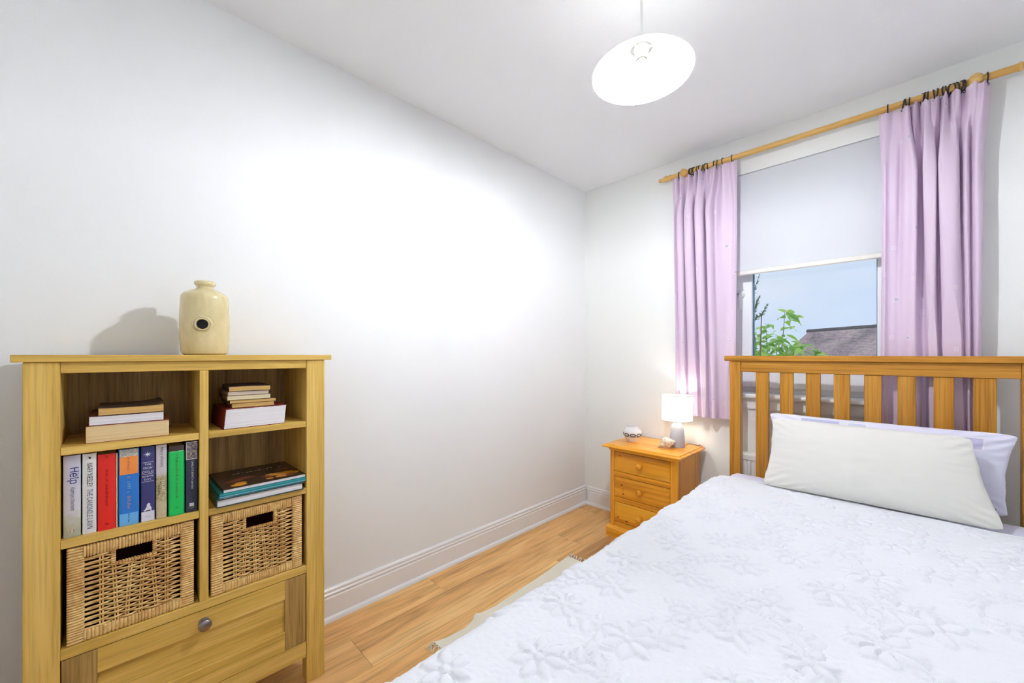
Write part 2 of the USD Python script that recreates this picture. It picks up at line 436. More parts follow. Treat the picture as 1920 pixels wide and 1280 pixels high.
# ------------------------------------------------------------------ stoneware bottle on the bookcase
bt = thing('stoneware_bottle', 'cream glazed stoneware bottle with a round dark spigot hole', 'bottle', (0.150, -2.329, 1.120))
outer = [(0, 0), (0.052, 0), (0.0575, 0.004), (0.0605, 0.012), (0.0635, 0.050), (0.0645, 0.09), (0.0640, 0.13), (0.0620, 0.176), (0.0600, 0.186), (0.0540, 0.194), (0.038, 0.2035), (0.026, 0.208), (0.0225, 0.211), (0.0220, 0.215),
         (0.0245, 0.2195), (0.0275, 0.223), (0.0280, 0.228), (0.0260, 0.2325), (0.0215, 0.2350), (0.0150, 0.2345), (0.0135, 0.230), (0.0135, 0.205), (0, 0.205)]
inner = [(0, 0.012), (0.045, 0.012), (0.054, 0.05), (0.056, 0.1), (0.052, 0.17), (0.03, 0.19), (0, 0.19)]


def solid(mesh):
    v, f = vf(mesh)
    mt = trimesh.Trimesh(v, f, process=True)
    trimesh.repair.fix_normals(mt)
    return m3.Manifold(m3.Mesh(np.asarray(mt.vertices, np.float32), np.asarray(mt.faces, np.uint32)))


ang = math.atan2(-2.536 + 2.329 - 0.17, 1.740 - 0.150)
Rz = rot(ang, [0, 0, 1])
spig = solid(mv(lathe([(0, 0.048), (0.0275, 0.048), (0.0255, 0.0630), (0.0215, 0.0668), (0.0180, 0.0682), (0, 0.0682)], 48, (0, 0, 0), 'x'), Rz, (0, 0, 0.094)))
bore = solid(mv(lathe([(0, 0.03), (0.0148, 0.03), (0.0148, 0.08), (0, 0.08)], 40, (0, 0, 0), 'x'), Rz, (0, 0, 0.094)))
groove = solid(mv(lathe([(0.0195, 0.0650), (0.0212, 0.0650), (0.0212, 0.072), (0.0195, 0.072), (0.0195, 0.0650)], 48, (0, 0, 0), 'x'), Rz, (0, 0, 0.094)))
body = (solid(lathe(outer, 72)) + spig) - solid(lathe(inner, 40)) - bore - groove
stone = M('stoneware_glaze', {
    'tc': ('texture_coordinate', {}), 'mp': ('mapping', {'scale': (1.0, 1.0, 0.35)}), 'n': ('noise_texture', {'scale': 40.0, 'detail': 5.0}), 'n2': ('noise_texture', {'scale': 420.0, 'detail': 2.0}),
    'r': ('rgb_ramp', {'ramp': [(0.3, lin((212, 195, 142))), (0.6, lin((224, 209, 160)))]}), 'r2': ('rgb_ramp', {'ramp': [(0.28, (0.82, 0.78, 0.7)), (0.4, (1, 1, 1))]}),
    'x': ('mix', {'mix_type': 'multiply', 'fac': 1.0}), 'p': ('principled_bsdf', {'roughness': 0.22, 'coat_weight': 0.4})},
    [('tc.object', 'mp.vector'), ('mp.vector', 'n.vector'), ('tc.object', 'n2.vector'), ('n.fac', 'r.fac'), ('n2.fac', 'r2.fac'), ('r.color', 'x.color1'), ('r2.color', 'x.color2'), ('x.color', 'p.base_color')], 'p.BSDF')
part(bt, 'body', body, stone, smooth=32, local=True)
part(bt, 'dark_bore', mv(lathe([(0, 0.040), (0.0145, 0.040), (0.0145, 0.0430), (0, 0.0430)], 32, (0, 0, 0), 'x'), Rz, (0, 0, 0.094)), plain('bottle_lining', (26, 28, 46), 0.5), local=True, label='dark inside of the spigot hole')

# ------------------------------------------------------------------ books
INK = {}


def ink(rgb):
    return plain('ink_%d_%d_%d' % tuple(rgb), rgb, 0.55, 0.3)


def lettering(t, text, height, origin, rd_, ud, mat, length=None, bold=False, name='lettering', condense=1.0, depth=0.0003):
    """Flat lettering standing on a surface: origin is where the baseline starts, rd_ reading direction, ud up of the letters."""
    m = meshkit.text_mesh(text, height, depth, bold)
    v = np.array(m.vertices)
    v[:, 0] *= condense
    if length:
        v[:, 0] *= length / (v[:, 0].max() - v[:, 0].min())
        v[:, 0] -= v[:, 0].min()
    r, u = np.asarray(rd_, float), np.asarray(ud, float)
    nn = np.cross(r, u)
    w = np.asarray(origin, float) + v[:, :1] * r + v[:, 1:2] * u + v[:, 2:3] * nn
    return part(t, name, (w, np.array(m.faces)), mat)


def strokes(t, n, height, origin, rd_, ud, mat, length, seed=1, name='print'):
    """Print too small to read in the photograph: a row of fine letter strokes."""
    g = np.random.default_rng(seed)
    r, u = np.asarray(rd_, float), np.asarray(ud, float)
    nn = np.cross(r, u)
    out = []
    step = length / n
    for i in range(n):
        if g.random() < 0.12:
            continue
        hh = height * (0.65 if g.random() < 0.6 else 1.0)
        a = i * step
        w = step * g.uniform(0.22, 0.4)
        bars = [(a, a + w, 0, hh)]
        if g.random() < 0.6:
            bars.append((a, a + step * 0.8, hh * 0.8, hh))
        if g.random() < 0.5:
            bars.append((a, a + step * 0.75, 0, hh * 0.2))
        for b in bars:
            out.append(box(b[0], b[1], b[2], b[3], 0, 0.0003, 0))
    v, f = cat(*out)
    part(t, name, (np.asarray(origin, float) + v[:, :1] * r + v[:, 1:2] * u + v[:, 2:3] * nn, f), mat)


page_white = M('page_edges', {'tc': ('texture_coordinate', {}), 'mp': ('mapping', {'scale': (3.0, 3.0, 900.0)}), 'n': ('noise_texture', {'scale': 1.0, 'detail': 2.0}),
                              'r': ('rgb_ramp', {'ramp': [(0.3, lin((226, 222, 222))), (0.6, lin((244, 242, 244)))]}), 'p': ('principled_bsdf', {'roughness': 0.9, 'specular_ior_level': 0.1})},
               [('tc.object', 'mp.vector'), ('mp.vector', 'n.vector'), ('n.fac', 'r.fac'), ('r.color', 'p.base_color')], 'p.BSDF')


def paper(name, a, b):
    if name not in MATS:
        MATS[name] = M(name, {'tc': ('texture_coordinate', {}), 'mp': ('mapping', {'scale': (3.0, 3.0, 900.0)}), 'n': ('noise_texture', {'scale': 1.0, 'detail': 2.0}),
                              'r': ('rgb_ramp', {'ramp': [(0.3, lin(a)), (0.6, lin(b))]}), 'p': ('principled_bsdf', {'roughness': 0.9, 'specular_ior_level': 0.1})},
                       [('tc.object', 'mp.vector'), ('mp.vector', 'n.vector'), ('n.fac', 'r.fac'), ('r.color', 'p.base_color')], 'p.BSDF')
    return MATS[name]


cream_paper = paper('cream_paper', (226, 196, 142), (240, 216, 168))
tan_paper = paper('tan_paper', (204, 162, 92), (222, 184, 116))
pale_paper = paper('pale_paper', (222, 204, 160), (238, 222, 182))
grey_paper = paper('grey_paper', (196, 178, 160), (214, 198, 180))

ZS = 0.6668          # top of the lower left shelf


def upright(name, label, y0, y1, ztop, x1, cover, d=0.128, pages=page_white, page_drop=0.0, zs=ZS, round_spine=0.0015):
    """A book standing with its spine to the room: cover bent round the pages."""
    t = thing(name, label, 'book', ((x1 + x1 - d) / 2, (y0 + y1) / 2, zs), group='books standing on the shelf')
    th = 0.0011
    outl = [(x1 - d, y0), (x1 - 0.003, y0), (x1 - 0.0008, y0 + 0.001), (x1, y0 + 0.003), (x1 + round_spine, (y0 + y1) / 2), (x1, y1 - 0.003), (x1 - 0.0008, y1 - 0.001), (x1 - 0.003, y1), (x1 - d, y1), (x1 - d, y1 - th), (x1 - 0.004, y1 - th), (x1 - 0.004, y0 + th), (x1 - d, y0 + th)]
    v, f = extrude(Polygon(outl), ztop - zs)
    part(t, 'cover', (v + np.array([0, 0, zs]), f), cover, smooth=25)
    part(t, 'pages', box(x1 - d + 0.002, x1 - 0.0042, y0 + th + 0.0002, y1 - th - 0.0002, zs + 0.001, ztop - 0.001 - page_drop, 0), pages)
    t.x = x1 + round_spine
    return t


def spine_box(t, y0, y1, z0, z1, mat, e=0.0004, name='spine_print'):
    return part(t, name, box(t.x - 0.0012, t.x + e, y0, y1, z0, z1, 0), mat)


DOWN, RIGHT, UP = (0, 0, -1), (0, 1, 0), (0, 0, 1)
# 1 pale lilac paperback
c1 = M('cover_lilac', {'tc': ('texture_coordinate', {}), 's': ('separate_xyz', {}), 'n': ('noise_texture', {'scale': 90.0, 'detail': 4.0}), 'a': ('math', {'math_type': 'multiply_add', 'value2': 0.06, 'value3': -0.03}), 'b': ('math', {'math_type': 'add'}),
                       'r': ('rgb_ramp', {'ramp': [(0.0, lin((176, 180, 158))), (0.025, lin((196, 196, 172))), (0.05, lin((206, 208, 196))), (0.068, lin((222, 221, 230))), (0.2, lin((206, 206, 224))), (1.0, lin((206, 206, 224)))]}), 'p': ('principled_bsdf', {'roughness': 0.35})},
       [('tc.object', 's.vector'), ('tc.object', 'n.vector'), ('n.fac', 'a.value1'), ('s.z', 'b.value1'), ('a.value', 'b.value2'), ('b.value', 'r.fac'), ('r.color', 'p.base_color')], 'p.BSDF')
b = upright('book', 'pale lilac paperback with blue title, first in the standing row', -2.6235, -2.5935, 0.8695, 0.268, c1)
lettering(b, 'Help', 0.0155, (b.x, -2.6120, 0.8395), DOWN, RIGHT, ink((58, 66, 140)), length=0.040)
lettering(b, 'the', 0.0042, (b.x, -2.6010, 0.8250), DOWN, RIGHT, ink((120, 128, 170)))
lettering(b, 'Kathryn Stockett', 0.0066, (b.x, -2.6105, 0.7905), DOWN, RIGHT, ink((90, 88, 100)), length=0.0575)
lg = part(b, 'logo', mv(lathe([(0, 0), (1, 0), (1, 0.0003), (0, 0.0003)], 24, (0, 0, 0), 'x'), np.diag([1, 0.0038, 0.0052]), (b.x - 0.0006, -2.6085, 0.6825)), ink((206, 92, 50)))
part(lg, 'emblem', mv(lathe([(0, 0), (1, 0), (1, 0.0005), (0, 0.0005)], 20, (0, 0, 0), 'x'), np.diag([1, 0.0019, 0.0036]), (b.x - 0.0006, -2.6085, 0.6825)), ink((244, 240, 232)))
# 2 white paperback
b = upright('book', 'white paperback with black and blue capitals down its spine', -2.5915, -2.5660, 0.8690, 0.267, plain('cover_white', (238, 238, 236), 0.4), pages=cream_paper)
lettering(b, 'MARY WESLEY', 0.0098, (b.x, -2.5830, 0.8450), DOWN, RIGHT, ink((46, 46, 50)), length=0.0600)
lettering(b, 'THE CAMOMILE LAWN', 0.0098, (b.x, -2.5830, 0.7790), DOWN, RIGHT, ink((92, 110, 138)), length=0.1000)
part(b, 'logo', prism_x([(-2.5815, 0.8620), (-2.5760, 0.8605), (-2.5775, 0.8545)], b.x - 0.0008, b.x + 0.0003), ink((50, 50, 56)))
# 3 red hardback-looking paperback
b = upright('book', 'bright red book with small dark red print on its spine', -2.5645, -2.5305, 0.8625, 0.268, plain('cover_red', (236, 38, 26), 0.4), pages=cream_paper)
part(b, 'page_edge', box(0.262, 0.2672, -2.5302, -2.5282, 0.668, 0.862, 0), ink((238, 226, 190)))
strokes(b, 30, 0.0048, (b.x, -2.5500, 0.8260), DOWN, RIGHT, ink((150, 26, 22)), 0.103, 3)
strokes(b, 3, 0.0075, (b.x, -2.5505, 0.8520), RIGHT, UP, ink((140, 24, 22)), 0.006, 5)
strokes(b, 4, 0.0080, (b.x, -2.5510, 0.6790), RIGHT, UP, ink((120, 22, 24)), 0.008, 8, 'logo')
# 4 orange and blue
b = upright('book', 'thick paperback banded cream, orange, blue and light blue', -2.5265, -2.4860, 0.8690, 0.268, plain('cover_blue', (42, 124, 214), 0.4))
spine_box(b, -2.5240, -2.4885, 0.802, 0.8495, ink((250, 152, 76)))
spine_box(b, -2.5240, -2.4885, 0.8495, 0.8688, M('marbled', {'tc': ('texture_coordinate', {}), 'n': ('noise_texture', {'scale': 160.0, 'detail': 3.0, 'distortion': 2.0}), 'r': ('rgb_ramp', {'ramp': [(0.4, lin((150, 166, 176))), (0.55, lin((214, 208, 190))), (0.7, lin((232, 226, 206)))]}), 'p': ('principled_bsdf', {'roughness': 0.45})}, [('tc.object', 'n.vector'), ('n.fac', 'r.fac'), ('r.color', 'p.base_color')], 'p.BSDF'))
spine_box(b, -2.5240, -2.4885, 0.6670, 0.6985, ink((110, 184, 246)))
strokes(b, 9, 0.0046, (b.x + 0.0004, -2.5090, 0.8465), DOWN, RIGHT, ink((150, 140, 110)), 0.040, 11)
strokes(b, 10, 0.0052, (b.x + 0.0004, -2.5090, 0.797), DOWN, RIGHT, ink((150, 190, 220)), 0.045, 12)
strokes(b, 8, 0.0060, (b.x + 0.0004, -2.5090, 0.744), DOWN, RIGHT, ink((206, 160, 150)), 0.040, 13)
strokes(b, 9, 0.0028, (b.x + 0.0005, -2.5080, 0.698), DOWN, RIGHT, ink((30, 60, 80)), 0.024, 14)
# 5 navy
b = upright('book', 'navy paperback with a white star, framed title and white figure', -2.4835, -2.4550, 0.8695, 0.270, plain('cover_navy', (58, 60, 118), 0.4))
yc = -2.4695
spine_box(b, -2.4825, -2.4560, 0.6672, 0.6935, ink((226, 228, 242)))
st = [((0.0095 if k % 2 == 0 else 0.0030) * (1.0 if k % 4 == 0 else 0.8) * math.cos(k * PI / 8), (0.0095 if k % 2 == 0 else 0.0030) * (1.0 if k % 4 == 0 else 0.8) * math.sin(k * PI / 8)) for k in range(16)]
part(b, 'star', prism_x([(yc + a, 0.8490 + c) for a, c in st], b.x - 0.0008, b.x + 0.0004), ink((220, 226, 240)))
for z in (0.8270, 0.7950, 0.7745):
    spine_box(b, -2.4815, -2.4570, z, z + 0.0007, ink((226, 230, 240)), name='rule')
wht = ink((226, 230, 240))
for tx, z, hh, ln in (('THE', 0.8190, 0.0052, 0.0145), ('SNOW', 0.8090, 0.0056, 0.0185), ('CHILD', 0.7985, 0.0056, 0.0225), ('EOWYN', 0.7870, 0.0044, 0.0215), ('IVEY', 0.7785, 0.0044, 0.0145)):
    lettering(b, tx, hh, (b.x, yc - ln / 2, z), RIGHT, UP, wht, length=ln)
part(b, 'figure_print', prism_x([(yc + a, 0.6930 + c) for a, c in ((-0.0095, 0.004), (-0.0065, 0.0055), (-0.002, 0.014), (-0.0025, 0.0175), (0.0005, 0.0225), (0.0035, 0.0225), (0.005, 0.019), (0.0045, 0.016), (0.0075, 0.009), (0.0075, -0.0002), (0.0058, -0.0002), (0.0050, 0.005), (-0.004, 0.003), (-0.0062, -0.0002), (-0.0078, -0.0002), (-0.0062, 0.003))], b.x - 0.0008, b.x + 0.0004), wht)
strokes(b, 5, 0.0022, (b.x + 0.0004, yc - 0.004, 0.6785), RIGHT, UP, ink((120, 120, 140)), 0.010, 21)
# 6 Mary Wesley, grass below
c6 = M('cover_meadow', {'tc': ('texture_coordinate', {}), 's': ('separate_xyz', {}), 'mp': ('mapping', {'scale': (1.0, 2.2, 1.0)}), 'n': ('noise_texture', {'scale': 170.0, 'detail': 4.0, 'distortion': 1.0}), 'g': ('rgb_ramp', {'ramp': [(0.33, lin((132, 122, 86))), (0.5, lin((186, 176, 130))), (0.66, lin((222, 206, 166)))]}),
                        'c': ('map_range', {'from_min': 0.112, 'from_max': 0.126, 'clamp': True}), 'c2': ('map_range', {'from_min': 0.052, 'from_max': 0.044, 'clamp': True}), 'x': ('mix', {'color2': lin((216, 210, 214))}), 'x2': ('mix', {'color2': lin((214, 200, 166))}), 'f2': ('math', {'math_type': 'multiply', 'value2': 0.7}), 'p': ('principled_bsdf', {'roughness': 0.4})},
       [('tc.object', 's.vector'), ('tc.object', 'mp.vector'), ('mp.vector', 'n.vector'), ('n.fac', 'g.fac'), ('s.z', 'c.value'), ('s.z', 'c2.value'), ('c2.result', 'f2.value1'), ('f2.value', 'x2.fac'), ('g.color', 'x2.color1'), ('c.result', 'x.fac'), ('x2.color', 'x.color1'), ('x.color', 'p.base_color')], 'p.BSDF')
b = upright('book', 'pale paperback with a dry grass picture on its spine', -2.4530, -2.4295, 0.8700, 0.270, c6)
lettering(b, 'Mary Wesley', 0.0062, (b.x, -2.4435, 0.8630), DOWN, RIGHT, ink((96, 92, 90)), length=0.0545)
strokes(b, 9, 0.0062, (b.x, -2.4400, 0.7880), DOWN, RIGHT, ink((226, 220, 200)), 0.050, 31)
strokes(b, 6, 0.0048, (b.x, -2.4485, 0.7600), DOWN, RIGHT, ink((90, 84, 66)), 0.026, 32)
# 7 green jacket, dark book standing taller inside
b = upright('book', 'thick dark book in a shorter bright green wrapper', -2.4260, -2.3925, 0.8630, 0.272, plain('cover_dark', (66, 52, 48), 0.5), pages=tan_paper)
jx = b.x
outl = [(0.15, -2.4268), (jx - 0.004, -2.4268), (jx + 0.0012, -2.4240), (jx + 0.0018, -2.40925), (jx + 0.0012, -2.3945), (jx - 0.004, -2.3917), (0.15, -2.3917), (0.15, -2.3921), (jx - 0.004, -2.3921), (jx + 0.0006, -2.3948), (jx + 0.0012, -2.40925), (jx + 0.0006, -2.4237), (jx - 0.004, -2.4264), (0.15, -2.4264)]
v, f = extrude(Polygon(outl), 0.8475 - ZS)
part(b, 'wrapper', (v + np.array([0, 0, ZS]), f), plain('cover_green', (22, 198, 92), 0.4), smooth=25, label='bright green paper wrapper')
b.x = jx + 0.0018
part(b, 'wrapper_edge', box(jx - 0.002, jx + 0.0016, -2.4235, -2.3950, 0.8468, 0.8477, 0), ink((200, 236, 200)))
strokes(b, 30, 0.0052, (b.x, -2.4115, 0.8400), DOWN, RIGHT, ink((96, 104, 40)), 0.128, 41)
strokes(b, 2, 0.0060, (b.x, -2.4120, 0.6860), RIGHT, UP, ink((40, 120, 60)), 0.006, 42, 'logo')
# 8 dark blue with a picture
b = upright('book', 'dark blue paperback with a flower picture, last in the row', -2.3895, -2.3615, 0.8695, 0.272, plain('cover_midnight', (48, 52, 74), 0.4))
spine_box(b, -2.3888, -2.3632, 0.8180, 0.8690, ink((214, 210, 212)), 0.0003)
spine_box(b, -2.3876, -2.3645, 0.8200, 0.8672, M('flower_picture', {'tc': ('texture_coordinate', {}), 'n': ('noise_texture', {'scale': 120.0, 'detail': 4.0, 'distortion': 1.5}), 'r': ('rgb_ramp', {'ramp': [(0.36, lin((72, 62, 92))), (0.5, lin((120, 108, 126))), (0.58, lin((168, 158, 110))), (0.7, lin((226, 220, 190)))]}), 'p': ('principled_bsdf', {'roughness': 0.4})}, [('tc.object', 'n.vector'), ('n.fac', 'r.fac'), ('r.color', 'p.base_color')], 'p.BSDF'), 0.0005, 'picture')
lettering(b, 'CHARLOTTE BRONT\u00cb \u2022 Jane Eyre', 0.0044, (b.x, -2.3765, 0.8135), DOWN, RIGHT, ink((222, 222, 226)), length=0.0800)
part(b, 'logo', cat(box(b.x - 0.0008, b.x + 0.0003, -2.3810, -2.3705, 0.6830, 0.6925, 0)), ink((200, 202, 208)))
strokes(b, 9, 0.0018, (b.x, -2.3850, 0.6795), RIGHT, UP, ink((180, 182, 190)), 0.018, 52)
strokes(b, 5, 0.0018, (b.x, -2.3815, 0.6765), RIGHT, UP, ink((180, 182, 190)), 0.011, 53)


def lying(label, cover, pages, x0, x1, y0, y1, z0, z1, rotz=0.0, sag=0.0, curl=0.0, group='books lying flat in stacks', cover_t=0.0009, spine=True, name='book', over=0.001, bend=0.0, shift=0.0):
    """A book lying flat, spine at low y, page edges to the room. sag lets the far end lie lower; curl lifts the top cover; shift slants the page block."""
    c = ((x0 + x1) / 2, (y0 + y1) / 2, z0)
    t = thing(name, label, 'book', c, rotz, group)
    lx, ly, h = (x1 - x0) / 2, (y1 - y0) / 2, z1 - z0
    n = 15
    ys = np.linspace(-ly, ly, n)

    def slab(xa, xb, ya, yb, za, zb, cl=0.0, sg=True):
        yy = np.linspace(ya, yb, n)
        V = []
        for xx, zz, s in ((xa, za, 0), (xb, za, 0), (xb, zb, 1), (xa, zb, 1)):
            u = (yy + ly) / (2 * ly)
            dz = (bend * np.sin(PI * u) * (0.3 + 0.7 * s) if sg else 0) + cl * np.clip(u - 0.55, 0, 1) ** 2 * (1 if cl else 0) + sag * u * (1 if zz > h * 0.3 or cl else 0.0)
            V.append(np.stack([np.full(n, xx), yy + shift * (zz / h), zz + dz], 1))
        V = np.vstack(V)
        F = []
        for q in range(4):
            w = (q + 1) % 4
            for i in range(n - 1):
                F += [(q * n + i, w * n + i, w * n + i + 1), (q * n + i, w * n + i + 1, q * n + i + 1)]
        F += [(0, 2 * n, n), (0, 3 * n, 2 * n), (n - 1, 2 * n - 1, 3 * n - 1), (n - 1, 3 * n - 1, 4 * n - 1)]
        m = trimesh.Trimesh(V, np.array(F), process=False)
        m.fix_normals()
        return np.array(m.vertices), np.array(m.faces)
    ct = cover_t
    part(t, 'pages', slab(-lx + over, lx - over, -ly + ct, ly - over, ct, h - ct), pages, local=True)
    part(t, 'cover', cat(slab(-lx, lx, -ly, ly, 0, ct * 0.98), slab(-lx, lx, -ly, ly, h - ct * 0.98, h, curl), slab(-lx, lx, -ly, -ly + ct * 0.9, 0, h)), cover, local=True)
    return t


# top left stack (shelf top 0.8935)
lying('thick cream-paged paperback at the bottom of the left stack', plain('cover_maroon', (150, 66, 46), 0.5), cream_paper, 0.06, 0.262, -2.584, -2.422, 0.8937, 0.9375, rotz=-0.02)
lying('white-paged paperback with a reddish spine, middle of the left stack', plain('cover_rust', (120, 62, 40), 0.5), page_white, 0.07, 0.258, -2.579, -2.434, 0.9378, 0.9615, rotz=-0.015, bend=-0.001)
lying('tan-paged paperback with a curled dark cover on the left stack', plain('cover_brown', (74, 58, 44), 0.5), tan_paper, 0.09, 0.256, -2.563, -2.434, 0.9617, 0.9815, rotz=-0.01, curl=0.035, bend=-0.0012)
# top right stack
lying('very thick white-paged book under the right stack', plain('cover_dark_red', (120, 38, 32), 0.45), page_white, 0.085, 0.276, -2.3035, -2.1365, 0.8937, 0.9550, rotz=0.02, cover_t=0.0016, shift=0.006)
rs = 'small tan-paged paperback low in the right stack'
lying('tan-paged paperback lying directly on the thick white book', plain('cover_ochre', (150, 112, 60), 0.5), tan_paper, 0.10, 0.262, -2.273, -2.158, 0.9553, 0.9685, rotz=-0.05)
lying('slightly wider tan paperback, second of the small right stack', plain('cover_umber', (96, 76, 54), 0.5), tan_paper, 0.10, 0.262, -2.281, -2.155, 0.9687, 0.9790, rotz=-0.02)
lying('pale-paged paperback in the middle of the small right stack', plain('cover_taupe', (120, 102, 84), 0.5), pale_paper, 0.10, 0.262, -2.287, -2.170, 0.9792, 0.9935, rotz=-0.03)
lying('thin grey paperback one below the top of the right stack', plain('cover_grey', (150, 132, 118), 0.5), grey_paper, 0.10, 0.262, -2.286, -2.176, 0.9937, 1.0055, rotz=-0.02)
lying('worn paperback with a dark cover topping the right stack', plain('cover_black_brown', (62, 50, 44), 0.5), tan_paper, 0.10, 0.262, -2.280, -2.168, 1.0057, 1.0215, rotz=-0.06, bend=0.001)
# lower right: hardback, magazines, mushroom book (shelf top 0.6665)
hb = lying('large white-paged hardback with dark green boards on the lower shelf', plain('cover_bottle_green', (52, 74, 66), 0.35), page_white, 0.085, 0.296, -2.3225, -2.0825, 0.6668, 0.6905, cover_t=0.0026, over=0.004, rotz=0.01)
part(hb, 'jacket', box(-0.1035, 0.1035, -0.1195, 0.1185, 0.0238, 0.0242, 0), M('flowery_jacket', {'tc': ('texture_coordinate', {}), 'n': ('noise_texture', {'scale': 45.0, 'detail': 3.0}), 'r': ('rgb_ramp', {'ramp': [(0.35, lin((36, 84, 66))), (0.5, lin((46, 110, 92))), (0.6, lin((88, 66, 130))), (0.7, lin((200, 180, 150)))]}), 'p': ('principled_bsdf', {'roughness': 0.25})}, [('tc.object', 'n.vector'), ('n.fac', 'r.fac'), ('r.color', 'p.base_color')], 'p.BSDF'), local=True, label='flowery dust jacket')
teal = plain('cover_teal', (24, 150, 160), 0.3)
lying('blue-green paperback lying on the green hardback', plain('cover_sea', (34, 140, 150), 0.3), paper('teal_paper', (120, 178, 190), (160, 204, 208)), 0.075, 0.288, -2.316, -2.074, 0.6911, 0.6975, rotz=0.015, cover_t=0.0016)
lying('teal paperback under the dark mushroom picture book', teal, paper('teal_paper2', (60, 168, 160), (110, 190, 180)), 0.075, 0.286, -2.315, -2.074, 0.6977, 0.7035, rotz=0.02, cover_t=0.0016)
mb = lying('picture book with golden mushrooms on its dark brown cover', plain('cover_dark_brown', (62, 44, 34), 0.22), page_white, 0.050, 0.283, -2.3045, -2.0735, 0.7037, 0.7135, rotz=0.015, cover_t=0.0008)
g = np.random.default_rng(5)
gold, rust, tan_ = ink((228, 158, 40)), ink((120, 66, 40)), ink((206, 140, 66))
blobs = [(0.088, -0.070, 0.014, 0.022, gold), (0.070, -0.062, 0.010, 0.016, tan_), (0.060, 0.088, 0.016, 0.024, gold), (0.045, 0.078, 0.013, 0.021, gold), (0.064, 0.060, 0.014, 0.020, tan_), (0.082, 0.052, 0.012, 0.020, tan_), (0.040, 0.050, 0.010, 0.016, tan_), (0.053, 0.034, 0.010, 0.014, gold),
         (0.084, 0.016, 0.009, 0.012, tan_), (0.036, 0.028, 0.009, 0.013, tan_), (0.047, 0.010, 0.008, 0.011, rust), (0.060, 0.022, 0.011, 0.014, rust), (0.080, 0.078, 0.012, 0.019, rust), (0.020, -0.040, 0.012, 0.030, rust), (0.034, -0.072, 0.012, 0.026, rust), (-0.010, 0.080, 0.014, 0.020, rust)]
for mt_, nm in ((gold, 0), (tan_, 1), (rust, 2)):
    [part(mb, 'cover_picture', mv(lathe([(0, 0), (1, 0), (0.96, 0.00025), (0, 0.0003 + 0.00006 * k)], 20), np.diag([a, c, 1.0]), (px, py, 0.0098)), mt_, local=True) for k, (px, py, a, c, m_) in enumerate(blobs) if m_ is mt_]
mbl = Thing(mb.path, np.eye(4))
strokes(mbl, 12, 0.0125, (-0.045, -0.060, 0.0098), (0, 1, 0), (-1, 0, 0), ink((196, 190, 170)), 0.150, 61, 'title_print')

# ------------------------------------------------------------------ wicker baskets
cane = M('cane', {'tc': ('texture_coordinate', {}), 'n': ('noise_texture', {'scale': 55.0, 'detail': 4.0}), 'n2': ('noise_texture', {'scale': 9.0, 'detail': 2.0}), 'm': ('math', {'math_type': 'multiply_add', 'value2': 0.5}), 'h': ('math', {'math_type': 'multiply', 'value2': 0.5}),
                  'g': ('geometry', {}), 'rm': ('math', {'math_type': 'multiply_add', 'value2': 0.5, 'value3': -0.25}), 'ad': ('math', {'math_type': 'add'}),
                  'r': ('rgb_ramp', {'ramp': [(0.12, lin((202, 150, 84))), (0.34, lin((243, 206, 134))), (0.54, lin((252, 229, 172))), (0.8, lin((255, 245, 212)))]}), 'p': ('principled_bsdf', {'roughness': 0.38, 'specular_ior_level': 0.5})},
         [('tc.object', 'n.vector'), ('tc.object', 'n2.vector'), ('n2.fac', 'h.value1'), ('n.fac', 'm.value1'), ('h.value', 'm.value3'), ('g.random_per_island', 'rm.value1'), ('m.value', 'ad.value1'), ('rm.value', 'ad.value2'), ('ad.value', 'r.fac'), ('r.color', 'p.base_color')], 'p.BSDF')
cane_dark = plain('cane_inside', (92, 50, 30), 0.8, 0.1)


